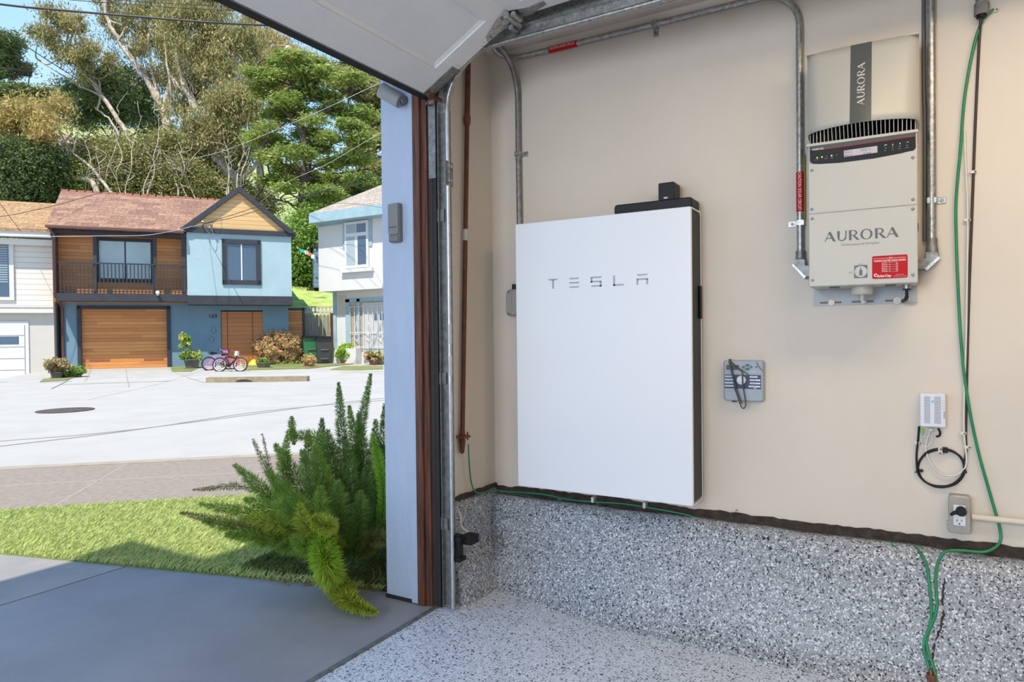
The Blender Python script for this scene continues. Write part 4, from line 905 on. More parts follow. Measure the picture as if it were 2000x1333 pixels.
# driveway slabs beside the lawn
def slab(pts, z0, z1, name, mt, **kw): return MB().prism(pts, z0, z1).build(name, mt, **kw)
LX = lambda y: 2.325 + (2.009 - y) * .268                     # x of the lawn's edge at y
slab([(-4, 1.715), (2.40, 1.715), (LX(1.95), 1.95), (LX(3.385), 3.385), (-4, 3.30)], -.12, .0, 'driveway', m_drive, kind='structure')
slab([(-4, 3.315), (LX(3.40), 3.40), (LX(5.5), 5.5), (-4, 12)], -.12, -.001, 'driveway', mat('lighter_sealed_concrete', (.36, .33, .32), .45, var=.3, vs=1.8, bump=.08, bs=120), kind='structure')
slab([(-4, 3.2), (3, 3.5), (3, 3.3), (-4, 3.2)][:3] + [(-4, 3.29)], -.13, -.012, 'ground', m_soil, kind='structure')
slab([(LX(1.9), 1.9), (LX(5.5) - .3, 5.7), (2.0, 5.9), (8, -.5), (6, 1.97), (2.4, 1.97)], -.10, -.006, 'ground', m_soil, kind='structure')
# manhole cover
mh = on_ground(128, 802); q = MB(Fr(mh, (1, 0, 0), (0, 1, 0), (0, 0, 1))); q.tube([(0, 0, -.01), (0, 0, .006)], .40, 28); q.tube([(0, 0, .006), (0, 0, .010)], [.36, .355], 28)
tag(q.build('manhole_cover', mat('manhole_iron', (.10, .075, .06), .8, var=.5, vs=20)), 'round dark manhole cover in the pale road', 'manhole cover')
# thin dark lines across the road
for pts, lab in (([(0, 862), (200, 846), (400, 822), (640, 790), (750, 778)], 'long thin dark line across the near side of the road'), ([(0, 872), (250, 842), (520, 803), (750, 782)], 'second thin dark line running beside the first')):
    q = MB(); P = crv([on_ground(*p) + Vector((0, 0, .0)) for p in pts], 6)
    q.tube([p + Vector((0, 0, -.002)) for p in P], .0075, 4, raw=True); q.build('road_line', mat('dark_line', (.27, .26, .245), .9), kind='structure')
# far kerb with the storm drain
ka, kb = on_ground(402, 748), on_ground(600, 745); KF = Fr(ka, ((kb - ka).x, (kb - ka).y, 0)); KL = (kb - ka).length
q = MB(KF); n = 24
q.box(0, KL, -.05, .14, -.22, 0); kerb = q.build('kerb', m_kerb, kind='structure')
q = MB(KF); q.prism([(KL * .29 + (KL * .17) * i / 10, .015 + .062 * math.sin(PI * i / 10) ** .5) for i in range(11)], -.1, .004); tag(q.build('storm_drain', mat('drain_dark', (.04, .028, .02), .9)), 'dark arched storm drain mouth in the far kerb', 'storm drain')
def strip_of(pts_px, name, mt, dz=.01, kind='structure'):
    P = [on_ground(*p) for p in pts_px]; q = MB(); m = len(P)
    q.add([p + Vector((0, 0, dz)) for p in P] + [p - Vector((0, 0, .1)) for p in P], [tuple(range(m)), tuple(range(m, 2 * m))[::-1]] + [(i, (i + 1) % m, m + (i + 1) % m, m + i) for i in range(m)], raw=True); return q.build(name, mt, kind=kind)
m_garden = mat('garden_soil', (.24, .20, .10), .95, col2=(.13, .20, .04), vs=2.2, bump=.8, bs=12)
strip_of([(78, 747), (112, 716), (166, 716), (170, 728), (128, 744)], 'ground', m_garden, .02)
strip_of([(332, 716), (400, 716), (372, 727), (336, 727)], 'ground', m_garden, .02)
strip_of([(478, 724), (470, 713), (560, 710), (690, 709), (690, 712), (600, 721)], 'ground', m_garden, .03)
strip_of([(645, 723), (672, 716), (748, 715), (748, 722), (700, 724)], 'ground', m_garden, .02)
for p0, p1 in (((162, 724), (100, 760)), ((245, 721), (252, 757)), ((325, 721), (400, 748)), ((120, 752), (330, 745))):
    a, b = on_ground(*p0), on_ground(*p1); q = MB(); q.tube([a + (b - a) * (i / 8) + Vector((0, 0, gz(*(a + (b - a) * (i / 8)).xy) - (a + (b - a) * (i / 8)).z + .003)) for i in range(9)], .012, 4, raw=True); q.build('joint_line', mat('joint_shade', (.34, .32, .29), .9), kind='structure')

# ============================================================ near lawn and plant
rs = np.random.RandomState(5)
def inpoly(P, poly):
    x, y = P[:, 0], P[:, 1]; ins = np.zeros(len(P), bool); j = len(poly) - 1
    for i in range(len(poly)):
        xi, yi = poly[i]; xj, yj = poly[j]; c = ((yi > y) != (yj > y)) & (x < (xj - xi) * (y - yi) / (yj - yi + 1e-12) + xi); ins ^= c; j = i
    return ins
def blades(poly, n, h, wd, z0=0.0):
    mn = np.min(poly, 0); mx_ = np.max(poly, 0); P = rs.rand(int(n), 2) * (mx_ - mn) + mn; P = P[inpoly(P, poly)]; k = len(P)
    th = rs.rand(k) * 2 * np.pi; hh = h * (.6 + .8 * rs.rand(k)); ln = rs.rand(k, 2) - .5 + np.array([.25, -.1])
    d = np.stack([np.cos(th), np.sin(th)], 1) * wd * (.6 + .7 * rs.rand(k))[:, None]
    B = np.concatenate([P, np.full((k, 1), z0)], 1); V = np.zeros((k, 4, 3)); V[:, 0] = B; V[:, 0, :2] -= d; V[:, 1] = B; V[:, 1, :2] += d
    mid = B.copy(); mid[:, :2] += ln * hh[:, None] * .5; mid[:, 2] += hh * .6; V[:, 2] = mid; V[:, 2, :2] += d * .7
    tip = B.copy(); tip[:, :2] += ln * hh[:, None] * 1.5; tip[:, 2] += hh; V[:, 3] = tip
    F = np.arange(k * 4).reshape(k, 4)[:, [0, 1, 2, 3]]; return V.reshape(-1, 3), F
lawn_poly = [(LX(2.30), 2.30), (LX(5.45), 5.45), (2.17, 5.28), (2.45, 4.98), (2.97, 4.40), (4.1, 3.20), (4.3, 2.0), (2.9, 2.0)]
RFs = [RF.w(-3, 0, 1.64), RF.w(3.6, 0, 1.64)]
lawn_poly = [(LX(2.05), 2.05), (LX(4.6), 4.6), (RF.w(-1.0, 0, 1.63).x, RF.w(-1.0, 0, 1.63).y), (RF.w(3.2, 0, 1.63).x, RF.w(3.2, 0, 1.63).y), (4.2, 2.0)]
m_grass = leafy('turf_grass', [(.30, .40, .11), (.54, .61, .22), (.78, .76, .44)], 30, .35)
MB().prism([tuple(p) for p in lawn_poly], -.05, .004).build('lawn_ground', mat('turf_base', (.16, .22, .06), .95, var=.4, vs=30), kind='structure')
bed = [tuple(on_ground(*p).xy) for p in ((470, 1118), (540, 1085), (600, 1055), (680, 1040), (757, 1035), (800, 1100), (800, 1165), (757, 1153), (640, 1138))]
V, F = blades(lawn_poly, 330000, .026, .0020); keep = ~inpoly(V.reshape(-1, 4, 3)[:, 0, :2], bed); V = V.reshape(-1, 4, 3)[keep].reshape(-1, 3); F = F[:keep.sum()]
MB().prism(bed, -.05, .008).build('planting_bed', m_soil, kind='structure')  # soil bed; its dark tone also carries the shade under the fern
Vb, Fb = blades(bed, 60000, .030, .0016, .008); npmesh('bed_grass', Vb, Fb, leafy('shaded_bed_grass', [(.05, .08, .02), (.12, .17, .05), (.24, .26, .09)], 12, .3), kind='stuff', label='sparse grass in the planting bed, coloured dark for the shade under the fern', cat='grass')  # darker copy of the turf, fern shade put into its colour
npmesh('lawn_grass', V, F, m_grass, kind='stuff', label='short bright green artificial-looking turf beside the driveway', cat='grass')

def needles(path, rad, n, ln, wd, seed, droop=.25, full=1.0):
    """bottle-brush plume: needles standing off a stem"""
    r_ = np.random.RandomState(seed); P = np.array([tuple(p) for p in path]); L_ = np.concatenate([[0], np.cumsum(np.linalg.norm(np.diff(P, axis=0), axis=1))]); 
    t = r_.rand(n); s = t * L_[-1]; c = np.stack([np.interp(s, L_, P[:, i]) for i in range(3)], 1)
    T = np.gradient(P, axis=0); T /= np.linalg.norm(T, axis=1)[:, None] + 1e-9; tt = np.stack([np.interp(s, L_, T[:, i]) for i in range(3)], 1)
    rv = r_.randn(n, 3); rv -= tt * (rv * tt).sum(1)[:, None]; rv /= np.linalg.norm(rv, axis=1)[:, None] + 1e-9
    env = np.clip(np.minimum((1 - t) * 3.2 + .12, t * 5 + .25), 0, 1) ** .8
    R_ = rad * env; base = c + rv * (R_ * .35 * r_.rand(n))[:, None]
    d = rv + tt * (.45 + .4 * r_.rand(n))[:, None] + r_.randn(n, 3) * .28; d /= np.linalg.norm(d, axis=1)[:, None]
    l = (R_ * .62 + ln * .4) * (.6 + .6 * r_.rand(n)); tip = base + d * l[:, None]
    sd_ = np.cross(d, r_.randn(n, 3)); sd_ /= np.linalg.norm(sd_, axis=1)[:, None] + 1e-9; sd_ *= wd * (.7 + .6 * r_.rand(n))[:, None]
    mid = base + d * (l * .45)[:, None]
    V = np.stack([base, mid - sd_, tip, mid + sd_], 1); return V.reshape(-1, 3), np.arange(n * 4).reshape(n, 4)
mg = [leafy('fern_mid_green', [(.14, .23, .04), (.28, .44, .07), (.44, .56, .14)], 14, .45),
      leafy('fern_dark_green', [(.11, .19, .05), (.22, .36, .08), (.36, .48, .13)], 14, .45),
      leafy('fern_bright_green', [(.22, .42, .03), (.34, .58, .05), (.44, .64, .10)], 14, .45),
      leafy('fern_yellow_green', [(.26, .34, .04), (.42, .50, .06), (.58, .60, .12)], 18, .4),
      leafy('fern_olive', [(.18, .19, .06), (.30, .30, .10), (.40, .38, .16)], 14, .3)]
m_stem = mat('fern_stem', (.07, .06, .03), .7)
fern = thing('foxtail_fern', (2.75, 2.65, 0), 'big bushy foxtail fern with upright plumes beside the blue door post', 'plant')
# plumes: base, via, tip as photo directions with a distance each; radius; tone
PL = [
 ((690, 1085, 3.35), (672, 900, 3.4), (661, 748, 3.4), .036, 1, 1), ((705, 1080, 3.4), (700, 880, 3.5), (724, 731, 3.55), .034, 0, 1),
 ((665, 1080, 3.3), (628, 930, 3.35), (629, 818, 3.4), .040, 1, 1), ((660, 1075, 3.25), (610, 940, 3.3), (601, 842, 3.3), .038, 0, 1),
 ((655, 1075, 3.2), (640, 880, 3.25), (560, 845, 3.3), .052, 0, 1), ((575, 870, 3.3), (571, 842, 3.3), (569, 814, 3.3), .020, 0, .5),
 ((650, 1075, 3.2), (575, 930, 3.2), (537, 868, 3.2), .050, 0, 1), ((650, 1078, 3.2), (560, 960, 3.15), (561, 850, 3.2), .040, 0, 1),
 ((640, 1078, 3.2), (535, 940, 3.2), (494, 858, 3.2), .026, 4, .4), ((645, 1080, 3.2), (545, 960, 3.2), (512, 848, 3.2), .016, 4, .3),
 ((640, 1080, 3.15), (530, 975, 3.15), (458, 908, 3.15), .044, 0, 1), ((640, 1085, 3.2), (505, 960, 3.2), (376, 957, 3.15), .022, 4, .5),
 ((640, 1085, 3.1), (500, 1010, 3.0), (390, 985, 3.0), .036, 0, .8), ((645, 1090, 3.05), (520, 1040, 2.95), (352, 1002, 2.95), .028, 4, .7),
 ((645, 1090, 3.05), (530, 1050, 2.98), (395, 1018, 2.92), .044, 0, .9), ((650, 1092, 3.0), (560, 1060, 2.95), (440, 1045, 2.9), .046, 0, 1),
 ((655, 1088, 3.1), (560, 1010, 3.0), (478, 975, 3.0), .050, 0, 1), ((655, 1090, 3.1), (560, 1030, 2.95), (470, 1012, 2.95), .050, 3, .9),
 ((660, 1088, 3.1), (590, 1000, 3.0), (520, 920, 3.05), .050, 0, 1), ((665, 1085, 3.1), (610, 960, 3.05), (590, 880, 3.1), .052, 1, 1),
 ((670, 1085, 3.15), (640, 960, 3.1), (612, 870, 3.15), .050, 0, 1), ((680, 1085, 3.2), (660, 950, 3.2), (640, 840, 3.25), .048, 1, 1),
 ((690, 1085, 3.2), (685, 960, 3.2), (676, 860, 3.3), .050, 1, 1), ((700, 1085, 3.3), (700, 930, 3.35), (682, 793, 3.4), .038, 0, 1),
 ((705, 1080, 3.3), (712, 930, 3.35), (700, 808, 3.4), .040, 1, 1), ((715, 1080, 3.4), (728, 930, 3.45), (734, 820, 3.5), .042, 0, 1),
 ((725, 1075, 3.4), (745, 930, 3.5), (751, 790, 3.55), .036, 1, 1), ((735, 1070, 3.45), (760, 960, 3.5), (765, 860, 3.5), .050, 1, 1),
 ((720, 1080, 3.3), (735, 980, 3.3), (740, 880, 3.3), .045, 1, 1), ((710, 1085, 3.25), (715, 1000, 3.2), (716, 910, 3.2), .045, 1, 1),
 ((745, 1040, 3.2), (748, 950, 3.1), (728, 850, 3.15), .030, 2, 1.3), ((640, 1085, 3.05), (590, 1060, 2.95), (540, 1075, 2.88), .046, 0, 1),
 ((650, 1088, 3.0), (600, 1010, 2.9), (570, 960, 2.9), .050, 0, 1), ((660, 1090, 3.0), (630, 1020, 2.9), (625, 950, 2.92), .052, 0, 1),
 ((675, 1090, 3.1), (665, 1020, 3.0), (660, 940, 3.0), .052, 1, 1), ((690, 1092, 3.1), (700, 1030, 3.05), (705, 960, 3.05), .050, 1, 1),
 ((610, 1012, 2.80), (632, 1026, 2.76), (655, 1030, 2.72), .040, 3, 1.5), ((700, 1092, 3.1), (730, 1050, 3.1), (757, 1060, 3.05), .046, 4, .9),
 ((710, 1090, 3.15), (745, 1040, 3.15), (765, 1010, 3.1), .040, 0, 1), ((655, 1070, 2.95), (600, 1070, 2.85), (570, 1050, 2.85), .048, 0, 1),
 ((640, 1060, 2.95), (575, 1000, 2.9), (530, 985, 2.92), .048, 0, 1), ((672, 1070, 3.0), (600, 1030, 2.85), (585, 985, 2.85), .050, 3, .9),
]
for i, (b, m_, t_, rad, tone, dens) in enumerate(PL):
    P = [Vector(p) for p in crv([dep(*b), dep(*m_), dep(*t_)], 8)]
    V, F = needles(P, rad * 1.35, int(3300 * dens * max(.5, (P[0] - P[-1]).length / .6)), .012, .0013, 50 + i)
    fo = npmesh('plume', V, F, mg[tone], fern, ORG[fern.name])
    q = MB(); q.tube(P, [.003 - .002 * k / len(P) for k in range(len(P))], 5, raw=True); q.build('stem', m_stem, fo)
tr = [dep(652, 1040, 2.9), dep(632, 1070, 2.82), dep(640, 1110, 2.74)]
tr = [Vector(p) for p in tr] + [on_ground(655, 1140, .05), on_ground(680, 1172, .045), on_ground(708, 1188, .04), on_ground(733, 1196, .035)]
P = crv(tr, 6); V, F = needles(P, .068, 8000, .02, .0024, 99); fo = npmesh('plume', V, F, mg[3], fern, ORG[fern.name], label='yellow-green plume trailing onto the driveway')
V2, F2 = needles(P[:16], .08, 3500, .02, .0022, 98); npmesh('plume', V2, F2, mg[2], fern, ORG[fern.name])
q = MB(); r0 = random.Random(9)
for k in range(26):
    x = r0.uniform(505, 625); P = [on_ground(x + r0.uniform(-4, 4), 1125 + (x - 500) * .12 + r0.uniform(-8, 3), .008)]
    for s in range(4): P.append(P[-1] + Vector((r0.uniform(-.03, .05), r0.uniform(-.05, .03), r0.uniform(-.006, .007))))
    q.tube(crv(P, 3), .0022, 4, raw=True)
for x, y in ((705, 1150), (718, 1146), (730, 1140)):
    P = [on_ground(x, y, .005)]; P += [P[0] + Vector((.01, -.03, .02)), P[0] + Vector((.03, -.05, .05)), P[0] + Vector((.035, -.04, .09))]; q.tube(crv(P, 4), .002, 4, raw=True)
tag(q.build('dry_stems', mat('dry_stem_tan', (.30, .20, .12), .8), kind='stuff'), 'tangle of dry brown stems on the soil edge under the fern', 'twigs')
ug = thing('ground_hose_stake', (3.3, 2.9, 0), 'black garden fixture half hidden behind the fern by the post', 'fixture')
g0 = Vector(dep(748, 880, 3.9)); MB().tube([Vector((g0.x, g0.y, 0)), g0], .012, 8, raw=True).build('stake', m_black, ug); q = MB(); q.tube([g0 + Vector((-.07, 0, 0)), g0 + Vector((.07, 0, 0))], .02, 10, raw=True); q.tube([g0 + Vector((0, 0, -.02)), g0 + Vector((0, 0, .03))], [.04, .03], 12, raw=True); q.build('head', m_black, ug)

# ============================================================ the blue house across the road
cedar = [(.36, .12, .028), (.52, .20, .05), (.64, .28, .08), (.46, .165, .04), (.58, .235, .065)]
m_ced = planks('cedar_boards', (.8, -.6, 0), (0, 0, 1), cedar, .125, .06, .45, 3.1)
m_cedl = planks('pale_cedar_boards', (.8, -.6, 0), (0, 0, 1), [(.46, .27, .10), (.62, .40, .17), (.56, .34, .14), (.68, .46, .22)], .16, .05, .5, 3.7)
m_cedd = planks('cedar_door_boards', (.8, -.6, 0), (0, 0, 1), [(.28, .095, .025), (.42, .16, .045), (.36, .12, .03)], .17, .05, .45, 3.1)
m_lblue = mat('pale_blue_stucco', (.33, .46, .50), .85, var=.10, vs=1.5, bump=.3, bs=40)
m_mblue = mat('slate_blue_stucco', (.145, .245, .32), .85, var=.12, vs=1.5, bump=.3, bs=40)
m_char = mat('charcoal_trim', (.030, .032, .042), .55, var=.3, vs=4)
m_glass = mat('window_glass', (.04, .08, .13), .04, spec=.8, coat=.5)
m_curt = mat('pale_curtain', (.33, .40, .43), .8, var=.08, vs=3)
m_brownt = mat('brown_gutter', (.13, .05, .035), .5)
RS = Vector((0, 0, 1))
def roofmat(name, cols, mortar, c=.87, s=.5): return shingles(name, (.8, -.6, 0), (0, 0, 1.8), cols, mortar, .50, .27)
m_rf1 = roofmat('red_brown_shingles', [(.36, .205, .13), (.22, .115, .08)], (.14, .07, .05))
m_rf2 = roofmat('tan_shingles', [(.42, .26, .13), (.32, .19, .09)], (.22, .12, .06))
bh = thing('blue_house', HF.w(3, 0, -3), 'two-storey blue house with cedar garage door, balcony and cedar gable', 'house')
hx = lambda x, y, c: HF.px(x, y, c)
FL = 2.44; WL, WR = -.63, 7.23; BX = 3.57
q = MB(HF); q.box(WL, 0 - .10, 0, FL, -7, 0); q.box(0 - .10, 2.80 + .12, 2.25, FL, -7, 0); q.box(2.92, 4.70, 0, FL, -7, 0); q.box(6.25, WR, 0, FL, -7, 0); q.box(4.70, 6.25, 2.18, FL, -7, 0); q.box(0, 6.4, 0, 2.3, -7, -.5)
q.build('lower_wall', m_mblue, bh)
q = MB(HF); q.box(WL, BX, FL, 5.1, -7, .25); q.build('balcony_back_wall', m_ced, bh)
q = MB(HF); q.box(WL - .02, WL + .02, FL, 5.0, -.75, .86); q.build('balcony_side_wall', m_ced, bh)
q = MB(HF); q.box(BX, 7.30, FL, 5.2, -7, .9); ub = q.build('upper_bay', m_lblue, bh)
q = MB(HF); q.box(-.60, BX, 2.46, 2.74, -.75, .95); q.box(BX, 7.33, 2.36, 2.70, -.3, .95); q.build('fascia_band', m_char, bh, label='charcoal band under the upper floor')
q = MB(HF)
for a in (WL + .02, 3.46): q.box(a - .07, a + .07, 2.7, 4.95, .70, .86)
q.box(WL - .04, BX, 4.84, 5.02, .66, .9); q.build('balcony_posts', m_char, bh)
for x in (186, 303):
    a, b = hx(x, 520, .8); MB(HF).box(a - .055, a + .055, 2.7, 4.9, .72, .84).build('balcony_post', m_char, bh)
# railing
q = MB(HF); rt_ = hx(112, 512, .86)[1]; q.box(WL, BX, rt_ - .03, rt_ + .02, .84, .88); q.box(WL, BX, 2.80, 2.83, .845, .875)
rl_ = q.build('railing', m_char, bh)
n = 34; q = MB(HF)
for i in range(n + 1): a = WL + .05 + (BX - WL - .1) * i / n; q.box(a - .017, a + .017, 2.74, rt_, .85, .875)
q.build('balusters', m_char, rl_)
# balcony window
(wa0, wz1), (wa1, wz0) = hx(186, 464, .28), hx(303, 553, .28)
q = MB(HF); q.box(wa0, wa1, wz0, wz1, .24, .32); wf = q.build('window_frame', m_char, bh)
for k in (0, 1):
    a0 = wa0 + .12 + (wa1 - wa0 - .2) / 2 * k; a1 = a0 + (wa1 - wa0 - .2) / 2 - .05; q = MB(HF); q.box(a0, a1, wz0 + .14, wz1 - .12, .315, .325); q.build('pane', mat('curtained_glass', (.40, .52, .54), .08, spec=.8, var=.1, vs=2), wf)
# garage door
q = MB(HF); q.box(-.12, 0, 0, 2.33, -.12, .05); q.box(2.80, 2.93, 0, 2.33, -.12, .05); q.box(-.12, 2.93, 2.21, 2.33, -.12, .05); q.build('garage_door_frame', m_char, bh)
q = MB(HF); q.box(0, 2.80, 0, 2.21, -.20, -.10); gdo = q.build('garage_door', m_ced, bh)
for a in (.22, 2.0): q = MB(HF); q.box(a, a + .66, .27, .35, -.10, -.09); q.build('vent', mat('cedar_vent', (.26, .08, .03), .6), gdo)
# side doors
(da0, dz1), (da1, _) = hx(432, 609, 0), hx(526, 609, 0)
q = MB(HF); q.box(da0, da1, 0, dz1, -.14, -.04); dr = q.build('entry_screen', m_cedd, bh, label='reddish cedar entry doors')
q = MB(HF)
for x in (444, 493): a = hx(x, 620, -.03)[0]; q.box(a - .012, a + .012, 0, dz1, -.045, -.035)
q.build('door_seam', mat('dark_seam', (.10, .03, .01), .7), dr)
# bay window
(wa0, wz1), (wa1, wz0) = hx(433, 467, .92), hx(510, 557, .92)
q = MB(HF); t_ = .17
for bx_ in ((wa0, wa1, wz1 - t_, wz1), (wa0, wa1, wz0, wz0 + t_), (wa0, wa0 + t_, wz0, wz1), (wa1 - t_, wa1, wz0, wz1)): q.box(*bx_, .86, .97)
wf = q.build('window_frame', m_char, bh)
q = MB(HF); q.box(wa0 + t_, wa1 - t_, wz0 + t_, wz1 - t_, .88, .91); q.build('pane', m_glass, wf)
q = MB(HF); am = (wa0 + wa1) / 2
q.box(am - .02, am + .02, wz0 + t_, wz1 - t_, .91, .93)
q.build('sash', m_white, wf)
# main roof
def roofslab(fr, a0, a1, z0, c0, z1, c1, th=.10):
    q = MB(fr); q.add([(a0[0], z0, c0), (a1[0], z0, c0), (a1[1], z1, c1), (a0[1], z1, c1), (a0[0], z0 - th, c0), (a1[0], z0 - th, c0), (a1[1], z1 - th, c1), (a0[1], z1 - th, c1)], [(0, 1, 2, 3), (7, 6, 5, 4), (0, 4, 5, 1), (1, 5, 6, 2), (2, 6, 7, 3), (3, 7, 4, 0)]); return q
roofslab(HF, (-.78, -1.1), (3.46, 5.2), 5.06, 1.22, 7.05, -3.0).build('roof', m_rf1, bh)
roofslab(HF, (-1.1, -.9), (5.2, 5.2), 7.05, -3.0, 5.2, -7.2).build('rear_roof', m_rf1, bh)
q = MB(HF); q.box(-.80, 3.42, 4.98, 5.06, 1.16, 1.28); gu = q.build('gutter', m_brownt, bh)
q = MB(HF); q.tube([(-.72, 5.0, 1.2), (-.60, 4.75, .95), (-.60, 2.6, .93), (-.58, 2.35, .2), (-.56, 2.2, .06), (-.56, .08, .06)], .045, 8); q.build('downspout', m_brownt, bh)
q = MB(HF)
n = 22
for i in range(n): a = -1.08 + 6.2 * i / n; q.box(a, a + .22, 7.0, 7.09, -3.12, -2.9)
q.build('ridge_cap', mat('ridge_shingle', (.36, .15, .10), .9), bh)
# gable
ap = hx(467, 370, .95); gl = hx(362, 446, .95); grt = hx(567, 456, .95)
GA, GZ = ap; g0, g1 = 3.47, 7.38; gb = 5.22
q = MB(HF); q.prism([(g0 + .12, gb - .02), (g1 - .12, gb - .02), (GA, GZ - .12)], -3.2, .93); q.build('gable', m_cedl, bh, label='pale cedar gable')
q = MB(HF)
for (a, b) in ((g0 - .05, gb - .06), (g1 + .05, gb - .06)):
    s = 1 if a < GA else -1
    q.prism([(a - s * .06, b), (GA, GZ + .10), (GA, GZ - .12), (a + s * .22, b)], .80, 1.10)
q.box(g0 - .05, g1 + .05, gb - .16, gb + .02, .86, 1.02); q.build('barge_boards', m_char, bh)
q = MB(HF)
for a in (g0 - .10, g1 + .10): q.add([(a, gb - .05, 1.06), (GA, GZ + .04, 1.06), (GA, GZ + .04, -3.4), (a, gb - .05, -3.4), (a, gb - .11, 1.06), (GA, GZ - .03, 1.06), (GA, GZ + .02, -3.4), (a, gb - .11, -3.4)], [(0, 1, 2, 3), (7, 6, 5, 4), (0, 4, 5, 1), (1, 5, 6, 2), (2, 6, 7, 3), (3, 7, 4, 0)])
q.build('gable_roof', m_rf1, bh)
# number, lamp, bell, mast
q = MB(HF); a, b = hx(409, 622, 0); text_mb(q, '169', a, b, .01, .16, width=.28, bold=.02); q.build('house_number', m_char, bh)
for x, y, nm in ((418, 645, 'wall_or_fill_lamp'), (413, 663, 'doorbell')): a, b = hx(x, y, 0); MB(HF).bbox(a - .04, a + .04, b - .09, b + .07, 0, .07, .02).build(nm, mat('grey_metal_lamp', (.2, .22, .25), .4), bh)
a, b = hx(396, 440, 1.1); q = MB(HF); q.tube([(a, b - .05, .95), (a, b + .12, 1.25)], .03, 8); q.tube([(a + .3, b - .2, .95), (a + .3, b + .05, 1.2)], .04, 8)
q.tube(crv([(a, b + .05, 1.2), (a + .15, b - .25, 1.25), (a + .35, b - .35, 1.1), (a + .3, b - .1, 1.1)], 5), .012, 5); q.build('service_mast', m_galv, bh)
a, b = hx(308, 573, 1.0); MB(HF).tube([(a, b - .05, .96), (a, b + .03, 1.12)], [.05, .06], 10).build('camera_dome', m_white, bh)

# ============================================================ white house on the left
wh = thing('white_house', HF.w(-4, -.36, -3), 'cream-white house at the left edge with a tan shingle roof', 'house')
m_side = planks('white_clapboard', (.8, -.6, 0), (0, 0, 1), [(.60, .575, .525), (.64, .61, .56), (.62, .59, .54)], .19, .06, .7, 40, (.30, .28, .25), .8)
m_cream = mat('cream_stucco', (.52, .49, .44), .85, var=.05, vs=2, bump=.2, bs=30)
m_wtrim = mat('white_trim', (.60, .59, .57), .6)
WRt = -.78
(_, zt) = hx(20, 600, .4)
q = MB(HF); q.box(-9, WRt, zt, 4.55, -7, .35); q.build('upper_wall', m_side, wh)
q = MB(HF); q.box(-9, WRt, -.5, zt, -7, .30); q.build('lower_wall', m_cream, wh)
q = MB(HF); z0 = hx(50, 607, .5)[1]; q.box(-9, WRt + .03, z0 - .08, z0 + .06, .3, .52); q.box(-9, WRt + .06, 4.42, 4.62, .3, .62); q.box(-9, WRt + .06, 4.68, 4.95, .3, .90); q.build('cornice', m_wtrim, wh)
(ga, gz1) = hx(56, 628, .3); q = MB(HF); q.box(-6, ga, -.4, gz1, .3, .34); q.build('garage_frame', m_wtrim, wh)
q = MB(HF); 
for k in range(5): z = -.36 + (gz1 - .1 + .36) / 5 * k; q.box(-6, ga - .12, z + .02, z + (gz1 - .1 + .36) / 5 - .01, .34, .37)
gg = q.build('garage_door', m_wtrim, wh); z = -.36 + (gz1 - .1 + .36) / 5 * 3
q = MB(HF); q.box(-6, ga - .28, z + .1, z + .38, .37, .375); q.build('garage_door_glass', m_glass, gg)
(wa1, wz1), (_, wz0) = hx(17, 474, .37), hx(17, 580, .37)
q = MB(HF); q.box(wa1 - 1.6, wa1 + .14, wz0 - .12, wz1 + .06, .35, .42); wf = q.build('window_frame', m_wtrim, wh); q = MB(HF); q.box(wa1 - 1.5, wa1, wz0, wz1, .42, .43); pn = q.build('pane', m_glass, wf)
q = MB(HF)
for k in range(17): z = wz0 + .5 + (wz1 - wz0 - .5) * k / 17; q.box(wa1 - 1.45, wa1 - .03, z, z + .035, .43, .435)
q.build('blind', m_curt, wf)
roofslab(HF, (-9, -9), (WRt + .10, WRt + .05), 4.95, .95, 6.35, -2.0).build('roof', m_rf2, wh)
q = MB(HF); q.box(WRt - .05, WRt + .08, 4.95, 6.4, -2.0, -1.9); q.build('rear_fascia', m_wtrim, wh)

# ============================================================ white house on the right
RH = Fr((20.5, 19.5, 0), (0, -1, 0)); rx = lambda x, y, c=0: RH.px(x, y, c)
rh = thing('white_house', (22, 18, 0), 'white house with pale blue trim beside the door post', 'house')
m_shw = mat('white_siding', (.60, .59, .57), .7, var=.04, vs=2)
m_bt = mat('pale_blue_trim', (.30, .44, .49), .7, var=.15, vs=4)
m_crm = mat('cream_trim', (.54, .48, .34), .7, var=.12, vs=5)
m_rf3 = shingles('grey_brown_shingles', (0, -1, 0), (0, 0, 1.8), [(.42, .36, .30), (.32, .27, .22)], (.2, .17, .14), .36, .24)
ul = rx(622, 500, .6)[0]; ub_ = rx(640, 567, .6)[1]; ut = rx(680, 425, .6)[1]
ll = rx(655, 700, 0)[0]
q = MB(RH); q.box(ll, 5, -.2, ub_, -6, 0); q.build('lower_wall', m_shw, rh)
q = MB(RH); q.box(ul, 5, ub_ - .05, ut + .3, -6, .6); q.build('upper_wall', m_shw, rh)
q = MB(RH); z1 = rx(640, 432, .61)[1]; q.box(ul, 5, z1 - .1, z1 + .25, .6, .62); q.build('frieze', m_crm, rh)
q = MB(RH); z2 = z1 - .1; q.box(ul, rx(668, 480, .6)[0], z2 - .10, z2, .6, .63); q.build('blue_band', m_bt, rh)
el = rx(605, 430, 1.1)[0]; ez = rx(620, 430, 1.1)[1]
q = MB(RH); q.box(el, 5, ez - .1, ez + .28, .2, 1.15); q.box(el, el + .3, ez - .1, ez + .27, -6, .19); q.build('eave_fascia', m_bt, rh)
